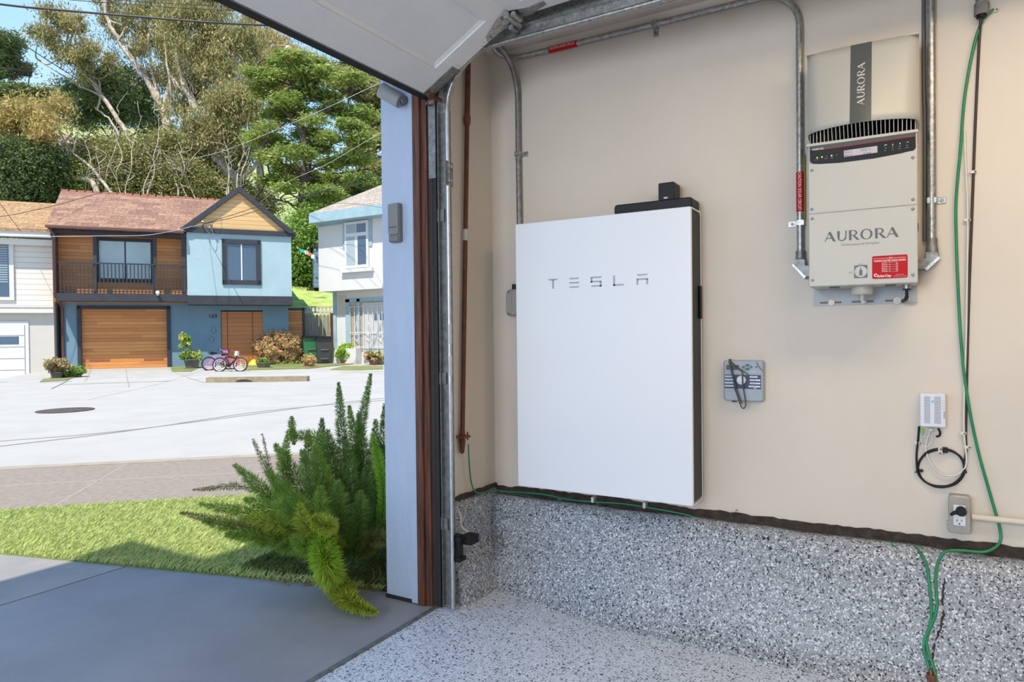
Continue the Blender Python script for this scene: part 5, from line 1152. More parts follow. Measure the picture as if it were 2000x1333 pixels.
q = MB(RH); rp_ = el; az = rx(748, 362, -2.2); q.add([(el, ez + .28, 1.15), (5.2, ez + .28, 1.15), (5.2, ez + 2.5, -2.4), (el + 3.4, ez + 2.5, -2.4), (el, ez + .28, -6), (5.2, ez + .28, -6)], [(0, 1, 2, 3), (0, 3, 4), (3, 2, 5, 4), (0, 4, 5, 1)]); q.build('roof', m_rf3, rh)
(wa0, wz1), (wa1, wz0) = rx(675, 436, .62), rx(722, 522, .62)
q = MB(RH); q.box(wa0 - .14, wa1 + .14, wz1 - 1.0, wz1 + .14, .6, .64); q.build('window_surround', m_bt, rh)
q = MB(RH); q.box(wa0, wa1, wz0, wz1, .6, .70); q.box(wa0 - .2, wa1 + .2, wz0 - .16, wz0 - .02, .6, .75); wf = q.build('window_frame', m_wtrim, rh)
am = (wa0 + wa1) / 2; zt_ = wz1 - .52
for a0, a1, z0, z1_, m__ in ((wa0 + .1, am - .06, wz0 + .12, zt_ - .06, m_curt), (am + .08, wa1 - .1, wz0 + .12, zt_ - .06, m_glass), (wa0 + .1, am - .02, zt_ + .08, wz1 - .1, m_curt), (am + .02, wa1 - .1, zt_ + .08, wz1 - .1, m_glass)):
    MB(RH).box(a0, a1, z0, z1_, .70, .705).build('pane', m__, wf)
q = MB(RH); q.box(ll - .05, ll + .12, .1, ub_, -.0, .05); q.box(rx(676, 580)[0], 5, rx(680, 585)[1] - .12, rx(680, 585)[1] + .02, 0, .05)
pa = rx(676, 590)[0]; q.box(pa, pa + .22, rx(680, 672)[1], rx(680, 585)[1], 0, .05); pb = rx(698, 590)[0]; q.box(pb, pb + .16, rx(680, 672)[1], rx(680, 585)[1], 0, .05); q.build('porch_trim', m_bt, rh)
q = MB(RH); q.box(ll + .2, pa, 2.0, ub_ - .2, .0, .03); q.build('porch_panel', m_crm, rh)
q = MB(RH); q.box(pa + .24, 3.5, .55, rx(680, 585)[1] - .12, -.02, .02); q.build('porch_opening', mat('porch_shade', (.42, .34, .26), .8, var=.3, vs=4), rh)
ga = rx(706, 600, .1)[0]; q = MB(RH); q.box(ga, 3.5, .12, rx(706, 592, .1)[1], .02, .05); dd = q.build('front_door', mat('grey_beige_door', (.48, .47, .45), .7), rh)
q = MB(RH)
for k in range(3): a = ga + .62 + .28 * k; q.box(a, a + .2, 1.72, 1.98, .05, .055)
q.build('door_light', m_glass, dd)
q = MB(RH)
for k in range(17): a = pa + .3 + .24 * k; z0 = .62 if a < ga - .1 else .12; q.tube([(a, z0, .10), (a, 2.3, .10)], .012, 5)
for z in (.66, 1.25, 2.28): q.tube([(pa + .25, z, .10), (3.4, z, .10)], .012, 5)
for k in range(6):
    a = pa + .65 + .62 * k
    for s in (1, -1): q.tube(crv([(a, .9, .11), (a + s * .12, 1.05, .11), (a + s * .10, 1.2, .11), (a + s * .02, 1.15, .11), (a + s * .08, 1.4, .11), (a, 1.7, .11)], 4), .010, 5)
q.build('iron_grille', mat('white_iron', (.66, .68, .70), .5), rh)
q = MB(RH); q.box(ll - .05, ga - .1, -.1, .62, .0, .35); q.build('porch_step_wall', m_shw, rh)

# between the houses: gate, fence, bins, shed, steps, flags
def ff(x, y, c): return HF.px(x, y, c)
gt = thing('side_gate', HF.w(7.6, 0, -.6), 'cedar board gate in a black frame beside the blue house', 'gate')
(a0, z1), (a1, _) = ff(563, 602, -.6), ff(590, 600, -.6)
q = MB(HF); q.box(a0, a1, 0, z1 - .08, -.66, -.6); q.build('gate_boards', m_ced, gt)
q = MB(HF); q.box(a0 - .05, a1 + .1, z1 - .1, z1, -.70, -.56); q.box(a1, a1 + .1, 0, z1 + .02, -.70, -.56); q.build('gate_frame', m_char, gt)
fn = thing('board_fence', HF.w(8.8, 0, -1), 'weathered grey board fence with a lattice top between the houses', 'fence')
m_fb = mat('grey_fence_wood', (.34, .31, .28), .9, var=.3, vs=6, stretch=(4, 4, .5))
(a0, z1), (a1, _) = ff(594, 612, -1.0), ff(652, 612, -1.0); n = 8
for k in range(n):
    b0 = a0 + (a1 - a0) * k / n; b1 = b0 + (a1 - a0) / n - .02; MB(HF).prism([(b0, 0), (b1, 0), (b1, z1 - .12), (b1 - .06, z1 - .04), (b0 + .06, z1 - .04), (b0, z1 - .12)], -1.03, -1.0).build('fence_board', m_fb, fn)
q = MB(HF); q.box(a0, a1, z1 + .02, z1 + .07, -1.06, -1.0); q.box(a0, a1, z1 + .24, z1 + .30, -1.06, -1.0)
for k in range(9): b0 = a0 + (a1 - a0) * k / 8; q.box(b0 - .03, b0 + .03, z1, z1 + .28, -1.05, -1.01)
q.build('lattice_rail', mat('pale_rail', (.55, .5, .42), .8), fn)
q = MB(HF); q.box(a1 - .16, a1 + .02, 0, z1, -1.0, -.9); q.build('red_post', m_rust, fn)
def bin_(base, sx_, h, mt, label, lidc):
    f = Fr(base, (.8, -.6, 0)); t = thing('wheeled_bin', base, label, 'bin'); s = sx_ / 2
    q = MB(f); q.add([(-s * .8, .06, -.25), (s * .8, .06, -.25), (s * .8, .06, .2), (-s * .8, .06, .2), (-s, h, -.3), (s, h, -.3), (s, h, .3), (-s, h, .3)], [(0, 1, 2, 3), (7, 6, 5, 4), (0, 4, 5, 1), (1, 5, 6, 2), (2, 6, 7, 3), (3, 7, 4, 0)]); q.build('body', mt, t)
    q = MB(f); q.box(-s * 1.06, s * 1.06, h, h + .05, -.33, .36); q.box(-s * .9, s * .9, h + .05, h + .09, -.28, .28); q.build('lid', lidc, t)
    for a in (-s * .8, s * .8): q = MB(f); q.tube([(a - .03, .1, -.28), (a + .03, .1, -.28)], .1, 12); q.build('wheel', m_rubber, t)
    q = MB(f); q.tube([(-s * .8, h - .04, -.36), (s * .8, h - .04, -.36)], .018, 6); q.build('handle', mt, t)
    q = MB(f); q.box(-s * .5, s * .5, h * .55, h * .58, .26, .29); q.box(-s * .5, s * .5, h * .2, h * .23, .24, .27); q.build('front_rib', m_galvd, t)
bin_(HF.w(8.05, 0, .35), .62, 1.05, mat('green_bin', (.03, .16, .06), .5), 'green wheeled bin half hidden behind the red-leaved shrub', m_black)
bin_(HF.w(8.50, 0, .75), .60, 1.02, mat('dark_bin', (.045, .048, .05), .5), 'black wheeled bin in front of the grey fence', m_black)
sh = thing('garden_shed', HF.w(10.5, 3, -7), 'narrow slate-blue shed wall left of the white house', 'shed')
(a0, z1), (a1, z0) = ff(612, 484, -6), ff(630, 562, -6)
q = MB(HF); q.box(a0, a0 + 1.2, z0, z1, -8, -6); q.build('shed_wall', planks('blue_boards', (.8, -.6, 0), (0, 0, 1), [(.14, .22, .34), (.18, .27, .40)], .2, .07, .7), sh)
q = MB(HF); q.box(a0 - .1, a0 + 1.3, z1, z1 + .1, -8.1, -5.9); q.build('shed_roof', m_char, sh)
q = MB(HF)
for k in range(4): a, z = ff(598 + 6 * k, 566 - 4.2 * k, -6.5); q.box(a, a + .5, z - .12, z, -6.9, -6.2)
tag(q.build('garden_steps', m_gap), 'dark wooden steps climbing the grass beside the shed', 'steps')
fl = thing('prayer_flags', HF.w(9.2, 4.4, -4), 'teal, white and orange bunting strung between tree and white house', 'flags')
m_fl = [mat('teal_cloth', (.05, .45, .38), .8), mat('white_cloth', (.75, .75, .75), .8), mat('orange_cloth', (.75, .20, .06), .8), mat('white_cloth', (.75,) * 3)]
for k, (x0, y0, x1, y1) in enumerate(((584, 486, 594, 494), (594, 489, 602, 498), (600, 492, 608, 501), (606, 496, 614, 506))):
    P = [HF.w(*ff(x, y, -4), -4) for x, y in ((x0, y0), (x1, y0 + 2), (x1, y1), (x0 + 2, y1 - 1))]; N_ = HF.n * .01
    q = MB(); q.add([p for p in P] + [p + N_ for p in P], [(0, 1, 2, 3), (7, 6, 5, 4), (0, 4, 5, 1), (1, 5, 6, 2), (2, 6, 7, 3), (3, 7, 4, 0)], raw=True); q.build('flag', m_fl[k], fl)
MB().tube([HF.w(*ff(582, 484, -4), -4), HF.w(*ff(618, 508, -4), -4)], .008, 4, raw=True).build('string', m_offw, fl)
# ============================================================ leaf clouds
def leaves(centers, radii, n, size, seed, asp=.45, clump=.35, nclump=None, flat=1.0, droop=0.0, shell=.55):
    """n leaves gathered in clumps that fill the given ellipsoids; returns quads"""
    r_ = np.random.RandomState(seed); centers = np.array(centers, float); radii = np.array(radii, float)
    vol = (radii[:, 0] * radii[:, 1] * radii[:, 2]) ** .72; pr = vol / vol.sum(); nc = nclump or max(30, n // 190)
    bi = r_.choice(len(centers), nc, p=pr); d = r_.randn(nc, 3); d /= np.linalg.norm(d, axis=1)[:, None]
    rr = shell + (1 - shell) * r_.rand(nc); rr = np.where(r_.rand(nc) < .25, rr * r_.rand(nc), rr)
    cc = centers[bi] + d * rr[:, None] * radii[bi]
    ci = r_.randint(0, nc, n); off = r_.randn(n, 3) * clump * .5; off[:, 2] *= flat
    p = cc[ci] + off * (.45 + .7 * r_.rand(nc))[ci][:, None]
    u = r_.randn(n, 3); u[:, 2] -= droop * 2; u[:, 2] *= (1 if droop else flat * .8 + .2); u /= np.linalg.norm(u, axis=1)[:, None] + 1e-9
    v = np.cross(u, r_.randn(n, 3)); v /= np.linalg.norm(v, axis=1)[:, None] + 1e-9
    s = (size * (.6 + .8 * r_.rand(n)))[:, None]; u *= s; v *= s * asp
    V = np.stack([p - u, p - v * .9, p + u, p + v], 1); return V.reshape(-1, 3), np.arange(n * 4).reshape(n, 4)
def PXM(d): return d / FPX
def limb(q, pts, r0, r1, seg=6, n=5, jit=0, rnd=None):
    P = crv(pts, n)
    if jit: P = [p + Vector((rnd.uniform(-jit, jit), rnd.uniform(-jit, jit), rnd.uniform(-jit, jit))) if 0 < i < len(P) - 1 else p for i, p in enumerate(P)]
    q.tube(P, [r0 + (r1 - r0) * i / (len(P) - 1) for i in range(len(P))], seg, raw=True); return P
def tree(name, label, cat, depth, trunks, blobs, leaf_m, bark, n, size, seed, asp=.4, clump=.9, flat=1.0, droop=0.0, thick=.6, group=None, twigs=2, shell=.5):
    """trunks: lists of photo directions (x, y[, extra distance]) with base radius; blobs: (x, y, rx, ry[, extra distance])"""
    rnd = random.Random(seed); base = dep(trunks[0][0][0][0], trunks[0][0][0][1], depth); base.z = gz(base.x, base.y)
    t = thing(name, base, label, cat, group)
    cs, rs_ = [], []
    for b in blobs:
        dd = depth + (b[4] if len(b) > 4 else rnd.uniform(-1.6, 1.6)); cs.append(dep(b[0], b[1], dd)); k = PXM(dd); rs_.append((b[2] * k, b[2] * k, b[3] * k))
    for i, (pts, r0, r1) in enumerate(trunks):
        P = [dep(p[0], p[1], depth + (p[2] if len(p) > 2 else 0)) for p in pts]
        if i == 0: P[0] = Vector((P[0].x, P[0].y, min(P[0].z, gz(P[0].x, P[0].y) - .3)))
        q = MB(); limb(q, P, r0, r1, 8, 6, r0 * .25, rnd); q.build('trunk' if i == 0 else 'branch', bark, t)
    q = MB(); ends = [dep(p[0], p[1], depth + (p[2] if len(p) > 2 else 0)) for pts, a, b in trunks for p in pts[1:]]
    for c, r in zip(cs, rs_):
        for k in range(twigs):
            s = min(ends, key=lambda e: (e - c).length + rnd.uniform(0, 2.5)); e = c + Vector((rnd.uniform(-.8, .8) * r[0], rnd.uniform(-.8, .8) * r[1], rnd.uniform(-.7, .8) * r[2]))
            m_ = (s + e) / 2 + Vector((rnd.uniform(-.5, .5), rnd.uniform(-.5, .5), rnd.uniform(-.5, .3))); limb(q, [s, m_, e], .07, .02, 5, 4)
    if q.v: q.build('twigs', bark, t)
    V, F = leaves(cs, rs_, n, size, seed, asp, clump, None, flat, droop, shell); npmesh('crown', V, F, leaf_m, t, ORG[t.name]); return t
e_ol = leafy('eucalyptus_olive', [(.05, .06, .02), (.22, .22, .08), (.46, .40, .17), (.72, .60, .34)], .9, .3)
e_go = leafy('eucalyptus_gold', [(.12, .12, .03), (.34, .28, .09), (.60, .45, .17), (.74, .57, .28)], .9, .35)
p_dk = leafy('pine_dark', [(.07, .11, .05), (.15, .21, .08), (.26, .33, .12)], .8, .2)
c_gr = leafy('cypress_green', [(.09, .10, .04), (.20, .27, .06), (.38, .46, .11), (.50, .46, .22)], .7, .3)
u_ol = leafy('brush_olive', [(.06, .07, .025), (.22, .23, .08), (.40, .38, .15), (.58, .50, .26)], .6, .3)
u_gn = leafy('brush_green', [(.10, .18, .04), (.24, .38, .07), (.44, .56, .14)], 1.2, .35)
b_euc = mat('eucalyptus_bark', (.62, .53, .43), .85, col2=(.30, .25, .20), vs=3, bump=.3, bs=10)
b_drk = mat('dark_bark', (.11, .085, .06), .9, var=.4, vs=5, bump=.5, bs=12)
G = 'trees on the hill behind the houses'
tree('pine_tree', 'dark pine with flat layers of needles at the left edge of the sky', 'tree', 40, [([(-40, 420), (-30, 250), (-10, 60)], .45, .15), ([(-20, 200), (30, 150), (62, 140)], .12, .03), ([(-20, 220), (40, 195), (105, 185)], .12, .03)],
     [(8, 95, 26, 26), (18, 140, 30, 9), (52, 137, 14, 6), (5, 180, 28, 16), (45, 182, 38, 12), (92, 188, 22, 14), (15, 75, 16, 12), (110, 205, 14, 10), (-10, 120, 24, 40)], p_dk, b_drk, 26000, .13, 11, .25, .75, .45, 0, group=G)
tree('eucalyptus_tree', 'eucalyptus with curving pale limbs and golden leaves above the shingle roof at left', 'tree', 37, [([(196, 410), (188, 370), (125, 345), (112, 312), (95, 290), (62, 262), (10, 240)], .17, .05), ([(112, 312), (120, 285), (60, 215)], .12, .04), ([(112, 312), (140, 300), (150, 262)], .08, .03), ([(220, 380), (170, 320), (100, 280), (20, 250)], .09, .03)],
     [(25, 225, 38, 24), (60, 250, 36, 22), (20, 262, 28, 18), (85, 268, 22, 14), (100, 235, 22, 22), (120, 215, 22, 24), (60, 215, 26, 16), (150, 345, 50, 16)], e_go, b_euc, 12896, .115, 12, .3, .8, 1, .5, group=G)
tree('eucalyptus_tree', 'slender leaning eucalyptus with a sparse top against the sky at upper left', 'tree', 43, [([(300, 400), (262, 300), (225, 225), (170, 150), (128, 100), (112, 60)], .20, .05), ([(225, 225), (200, 190), (150, 165), (80, 120)], .09, .03), ([(170, 150), (165, 110), (150, 60)], .07, .02), ([(190, 215), (195, 175), (160, 130)], .07, .02), ([(260, 320), (235, 270), (215, 235), (185, 210)], .12, .03)],
     [(118, 32, 34, 20), (80, 60, 26, 16), (150, 45, 24, 18), (165, 28, 14, 12), (95, 75, 20, 12), (165, 88, 26, 20), (150, 110, 22, 16), (122, 108, 20, 14), (180, 92, 14, 24), (130, 45, 20, 12), (215, 120, 16, 14), (155, 140, 16, 12)], e_ol, b_euc, 9920, .115, 13, .3, .65, 1, .8, twigs=4, group=G)
tree('pine_tree', 'dark bushy conifer in the middle of the left group of trees', 'tree', 46, [([(230, 400), (228, 280), (222, 160)], .35, .1)],
     [(210, 150, 38, 24), (240, 150, 26, 20), (150, 180, 32, 18), (190, 185, 36, 22), (250, 190, 40, 26), (170, 210, 40, 18), (220, 225, 48, 26), (280, 215, 34, 26), (150, 235, 30, 16), (300, 250, 30, 34)], p_dk, b_drk, 30000, .12, 14, .3, 1.0, .7, 0, group=G)
tree('eucalyptus_tree', 'tall two-stemmed eucalyptus whose bare stem leans left to the top edge', 'tree', 44, [([(340, 420), (330, 300), (322, 215), (312, 200), (268, 130), (232, 80), (212, 40), (205, 0)], .32, .08), ([(312, 200), (300, 150), (290, 90), (300, 20)], .12, .04), ([(322, 215), (335, 150), (330, 60), (322, -20)], .22, .08), ([(232, 80), (250, 40), (255, -10)], .06, .03)],
     [(205, 15, 18, 30), (250, 30, 22, 26), (300, 15, 34, 30), (330, 30, 34, 34), (300, 75, 30, 26), (335, 95, 32, 34), (270, 100, 22, 24), (320, 150, 34, 30), (285, 150, 24, 24), (225, 60, 16, 16), (345, 60, 30, 34), (330, -20, 60, 24), (215, -15, 24, 18)], e_ol, b_euc, 25792, .115, 15, .3, .75, 1, .9, twigs=3, group=G)
tree('eucalyptus_tree', 'dense olive-brown eucalyptus in the centre reaching past the top edge', 'tree', 41, [([(470, 430), (455, 360), (425, 310), (405, 240), (370, 190), (350, 120), (352, 20)], .40, .12), ([(405, 240), (430, 170), (425, 80), (430, -10)], .20, .06), ([(425, 310), (440, 250), (480, 180), (500, 90)], .18, .05), ([(370, 190), (330, 140), (320, 60)], .10, .03), ([(455, 360), (500, 320), (520, 240)], .14, .04)],
     [(360, 40, 40, 36), (410, 50, 40, 36), (450, 80, 40, 34), (385, 105, 40, 36), (425, 130, 40, 36), (365, 165, 34, 30), (470, 150, 36, 32), (405, 190, 40, 34), (445, 200, 38, 34), (400, 250, 38, 30), (440, 265, 34, 30), (480, 220, 30, 34), (410, -10, 60, 26), (490, 80, 36, 32), (350, 210, 28, 24), (470, 300, 34, 26)], e_ol, b_euc, 49600, .115, 16, .3, .85, 1, .9, twigs=3, group=G)
tree('eucalyptus_tree', 'paler eucalyptus under the garage door edge behind the green cypress', 'tree', 47, [([(520, 430), (505, 300), (500, 200), (510, 80)], .3, .1), ([(505, 300), (540, 210), (560, 90)], .18, .05)],
     [(500, 60, 34, 30), (540, 95, 36, 26), (510, 110, 34, 28), (560, 120, 34, 24), (520, 160, 34, 28), (490, 130, 28, 34), (600, 130, 34, 22), (640, 145, 30, 18), (560, 170, 30, 20), (540, 220, 30, 26)], e_go, b_euc, 21824, .115, 17, .3, .8, 1, .9, group=G)
tree('cypress_tree', 'bright green layered cypress in front of the other trees above the gable', 'tree', 36, [([(585, 640), (583, 520), (590, 420), (600, 340), (590, 250), (575, 170), (572, 115)], .42, .08), ([(600, 340), (560, 300), (515, 280)], .12, .03), ([(595, 320), (650, 280), (710, 260)], .14, .03), ([(590, 250), (540, 200), (495, 145)], .12, .03), ([(590, 260), (640, 215), (690, 165)], .12, .03), ([(600, 350), (660, 340), (720, 330)], .12, .03), ([(590, 420), (560, 395), (500, 385)], .08, .03), ([(592, 420), (640, 395), (700, 385)], .10, .03)],
     [(570, 110, 24, 10), (560, 125, 30, 8), (605, 125, 34, 9), (635, 140, 28, 8), (500, 145, 30, 8), (525, 158, 28, 8), (560, 150, 30, 9), (600, 152, 34, 9), (655, 160, 22, 8), (690, 150, 18, 9), (520, 180, 30, 9), (560, 195, 34, 10), (600, 180, 30, 9), (640, 190, 26, 8), (575, 215, 30, 9), (540, 225, 28, 9), (520, 245, 22, 9), (610, 230, 26, 9), (660, 218, 34, 9), (710, 228, 30, 10), (680, 245, 34, 8), (510, 270, 34, 9), (545, 285, 30, 9), (600, 260, 28, 9), (640, 265, 28, 9), (700, 275, 34, 10), (580, 300, 30, 10), (620, 290, 28, 9), (520, 310, 26, 9), (560, 330, 30, 9), (640, 320, 30, 9), (690, 310, 28, 9), (530, 352, 30, 8), (600, 345, 34, 10), (650, 350, 34, 9), (565, 368, 28, 8), (630, 375, 34, 9), (700, 350, 30, 9), (610, 400, 26, 8)], c_gr, b_drk, 85000, .12, 18, .3, .62, .42, 0, thick=.5, twigs=2, group=G, shell=.3)
tree('cypress_tree', 'darker open cypress with dead twigs just left of the blue door post', 'tree', 42, [([(735, 430), (725, 300), (705, 190), (700, 120)], .38, .12), ([(725, 300), (750, 230), (760, 150)], .16, .05), ([(725, 320), (690, 270), (670, 240)], .10, .03), ([(728, 340), (760, 300), (800, 260)], .12, .03)],
     [(690, 130, 30, 10), (720, 150, 28, 11), (700, 175, 34, 10), (740, 190, 28, 12), (760, 240, 34, 14), (720, 215, 30, 10), (735, 275, 34, 12), (700, 300, 24, 10), (745, 330, 34, 14), (715, 350, 34, 12), (690, 370, 30, 10), (640, 140, 26, 8), (770, 170, 30, 20)], u_ol, b_drk, 46000, .14, 19, .3, .8, .5, 0, twigs=7, group=G)
tree('eucalyptus_tree', 'far hazy eucalyptus showing between trunks above the red-brown roof', 'tree', 56, [([(400, 430), (395, 330), (385, 240)], .25, .08), ([(395, 330), (350, 290), (320, 270)], .12, .04)],
     [(385, 245, 36, 26), (340, 270, 36, 24), (420, 280, 34, 24), (370, 300, 44, 22), (300, 285, 34, 24), (455, 330, 34, 22)], e_ol, b_euc, 14880, .115, 20, .3, 1.0, 1, .6, group=G)
def bush(name, label, cat, depth, blobs, m, n, size, seed, clump=.5, group=None, flat=.9, shell=.6, asp=.45, stems=6):
    rnd = random.Random(seed); b0 = blobs[0]; c = dep(b0[0], b0[1], depth); base = Vector((c.x, c.y, gz(c.x, c.y)))
    t = thing(name, base, label, cat, group); cs, rs_ = [], []
    for b in blobs: dd = depth + (b[4] if len(b) > 4 else 0); k = PXM(dd); cs.append(dep(b[0], b[1], dd)); rs_.append((b[2] * k, b[2] * k * .8, b[3] * k))
    q = MB()
    for i in range(stems): e = cs[i % len(cs)] + Vector((rnd.uniform(-.4, .4) * rs_[0][0], rnd.uniform(-.4, .4) * rs_[0][1], 0)); s = Vector((e.x, e.y, min(e.z - .05, gz(e.x, e.y)))); q.tube([s, (s + e) / 2, e], [.02, .016, .008], 5, raw=True)
    q.build('stems', b_drk, t); V, F = leaves(cs, rs_, n, size, seed, asp, clump, None, flat, 0, shell); npmesh('foliage', V, F, m, t, ORG[t.name]); return t
GB = 'brush behind the houses'
for i, (lab, d, bl, m_, n) in enumerate([
    ('dark green brush mass left of the shingle roof', 36, [(20, 330, 44, 50), (60, 340, 44, 46), (-10, 380, 40, 50), (90, 320, 30, 30), (50, 390, 60, 30)], leafy('dark_brush', [(.02, .03, .012), (.06, .09, .03), (.14, .19, .06), (.26, .32, .10)], .7, .2), 60000),  # darker green leaf tone for this brush
    ('green ivy-like brush rising over the left end of the red-brown roof', 38, [(100, 375, 40, 28), (140, 365, 34, 24), (80, 395, 34, 24), (170, 350, 36, 22)], u_gn, 26000),
    ('olive brush behind the middle of the red-brown roof', 39, [(200, 330, 44, 40), (250, 320, 44, 44), (230, 370, 60, 26), (180, 300, 30, 26), (160, 370, 40, 22)], u_ol, 60000),
    ('olive brush behind the right part of the red-brown roof', 40, [(310, 330, 46, 44), (360, 350, 46, 36), (300, 380, 60, 24), (330, 290, 34, 26), (400, 370, 46, 26)], u_ol, 60000),
    ('low brush to the left of the gable peak', 42, [(430, 350, 40, 34), (400, 320, 34, 26), (460, 390, 50, 26), (500, 400, 40, 20)], u_ol, 34000),
    ('dark brush by the roof of the right white house', 42, [(680, 400, 40, 26), (640, 400, 30, 24), (720, 380, 40, 24)], p_dk, 26000),
    ('leafy green shrub wall on the slope between the two houses', 35, [(605, 470, 22, 34), (600, 510, 24, 30), (612, 440, 18, 24), (580, 535, 12, 18), (620, 520, 12, 22)], u_gn, 42000),
    ('sunlit brush behind the left white house roof', 40, [(30, 300, 50, 30), (70, 290, 40, 26), (10, 270, 36, 24)], u_ol, 34000),
    ]): bush('brush', lab, 'bushes', d, bl, m_, int(n * 1.3), .085, 40 + i, .9, GB)
q = MB(); 
rb = random.Random(77)
for i, (xs_, dd) in enumerate((((150, 210, 250, 290), 37.0), ((300, 345, 385, 430, 455), 38.5))):
    t = thing('bare_tree', dep(xs_[0], 400, dd), ('pale bare branches standing over the left part of the red-brown roof', 'pale bare branches behind the right part of the red-brown roof')[i], 'tree', 'trees on the hill behind the houses')
    for x in xs_:
        for k in range(2):
            q = MB(); x0 = x + rb.uniform(-22, 22); pts = [(x0, 410)]; y = 410
            while y > 255 + rb.uniform(-70, 90): y -= rb.uniform(28, 44); x0 += rb.uniform(-16, 15); pts.append((x0, y))
            P = [dep(a, b, dd + rb.uniform(-.4, .4)) for a, b in pts]; L_ = limb(q, P, .03 + .03 * rb.random(), .010, 6, 5)
            for m in range(4): p0 = L_[rb.randrange(5, len(L_))]; limb(q, [p0, p0 + Vector((rb.uniform(-.6, .6), rb.uniform(-.4, .4), rb.uniform(.1, .7))), p0 + Vector((rb.uniform(-1.2, 1.2), rb.uniform(-.6, .6), rb.uniform(.4, 1.4)))], .025, .008, 5, 3)
            q.build('branch', b_euc, t)
# hillside house among the trees
dh = thing('hillside_house', dep(120, 330, 58), 'pale hillside house with a deck rail glimpsed through the left trees', 'house')
DHF = Fr(tuple(dep(60, 300, 58)), (.8, -.6, 0)); dx = lambda x, y, c=0: DHF.px(x, y, c)
def dbox(x0, y0, x1, y1, c0, c1, nm, m_): (a0, b1), (a1, b0) = dx(x0, y0), dx(x1, y1); return MB(DHF).box(a0, a1, b0, b1, c0, c1).build(nm, m_, dh)
dbox(70, 282, 185, 345, -5, 0, 'wall', mat('hillside_wall', (.55, .50, .50), .8)); dbox(92, 262, 140, 284, -5, .5, 'roof', mat('pink_roof', (.50, .33, .27), .8)); dbox(60, 276, 150, 284, -5, .8, 'eave', m_wtrim)
dbox(110, 318, 180, 322, .8, 1.0, 'deck_rail', m_galvd); dbox(110, 342, 180, 348, 0, 1.0, 'deck', m_galvd)
for k in range(12): dbox(110 + k * 6, 320, 111 + k * 6, 344, .85, .95, 'rail_post', m_galvd)
dbox(84, 292, 98, 306, 0, .02, 'window', m_glass); dbox(140, 296, 152, 312, 0, .02, 'window', m_glass)

# ============================================================ front gardens
red_l = leafy('photinia_leaves', [(.20, .28, .06), (.50, .46, .16), (.80, .46, .30), (.88, .58, .42)], 5, .35)
def D(x, y): p = on_ground(x, y); return (Vector(CAM) - p).dot(-_fwd)
dR = D(545, 712)
bush('round_shrub', 'large round red-tipped shrub in front of the blue house', 'shrub', dR, [(545, 690, 40, 26), (530, 672, 30, 22), (560, 675, 28, 24), (545, 662, 24, 15)], red_l, 26000, .045, 60, .18, shell=.85)
bush('green_shrub', 'green-and-red shrub behind the big round shrub in front of the cedar doors', 'shrub', dR + 1.2, [(497, 675, 24, 30), (508, 658, 18, 16), (490, 690, 16, 20)], leafy('dull_green_red', [(.06, .12, .03), (.18, .26, .07), (.40, .38, .20)], 5, .3), 12000, .045, 61, .16, shell=.8)
bush('yellow_shrub', 'low yellow-green shrub behind the bicycles', 'shrub', dR + .2, [(465, 700, 22, 18), (480, 692, 16, 20), (450, 708, 16, 12)], leafy('yellow_green_leaves', [(.20, .26, .04), (.48, .50, .06), (.60, .52, .10)], 5, .4), 5000, .04, 62, .12)
bush('ground_cover', 'strip of bright green ground cover under the round shrub', 'plants', dR - .2, [(520, 714, 26, 6), (560, 713, 26, 6), (590, 712, 12, 5), (495, 716, 14, 6)], u_gn, 6000, .035, 63, .08)
bush('ground_cover', 'small weeds along the soil beside the left driveway', 'plants', D(130, 738) + .2, [(135, 732, 20, 8), (150, 722, 14, 7), (95, 740, 14, 4)], u_gn, 5000, .04, 64, .09)
def pot(x, y, r_px, h_px, m_, label, plant_label, leaf, blobs, n, size, seed, sq=False, flowers=None, cat='plant pot'):
    g = on_ground(x, y); d = (g - Vector(CAM)).dot(_fwd); k = d / FPX; t = thing('plant_pot', g, label, cat); r0, h = r_px * k, h_px * k
    q = MB(Fr(g, (1, 0, 0), (0, 1, 0), (0, 0, 1))); q.tube([(0, 0, 0), (0, 0, h * .9), (0, 0, h * .9), (0, 0, h), (0, 0, h), (0, 0, h * .85)], [r0 * .75, r0, r0 * 1.08, r0 * 1.08, r0 * .92, r0 * .9], 18); q.build('pot_body', m_, t)
    q = MB(Fr(g, (1, 0, 0), (0, 1, 0), (0, 0, 1))); q.tube([(0, 0, h * .84), (0, 0, h * .88)], r0 * .92, 16); q.build('soil', m_soil, t)
    p = thing('potted_plant', g + Vector((0, 0, h * .88)), plant_label, 'plant'); q = MB(); cs, rs_ = [], []
    for b in blobs: c = dep(b[0], b[1], d); cs.append(c); rs_.append((b[2] * k, b[2] * k, b[3] * k)); q.tube(crv([g + Vector((0, 0, h * .86)), (g + c) / 2 + Vector((.02, 0, h * .5)), c], 4), .012, 5, raw=True)
    q.build('stems', b_drk, p); V, F = leaves(cs, rs_, n, size, seed, .5, .12, None, 1, 0, .4); npmesh('foliage', V, F, leaf, p, ORG[p.name])
    if flowers: V, F = leaves(cs, [tuple(x_ * 1.05 for x_ in r) for r in rs_], flowers[1], size * .8, seed + 5, .9, .05, None, 1, 0, .9); npmesh('flowers', V, F, flowers[0], p, ORG[p.name])
fl_y = mat('yellow_flowers', (.70, .62, .12), .7); fl_r = mat('red_flowers', (.60, .16, .06), .7); fl_p = mat('salmon_flowers', (.70, .34, .22), .7)
m_potg = mat('grey_pot', (.13, .125, .13), .7); m_terra = mat('terracotta', (.36, .14, .07), .8)
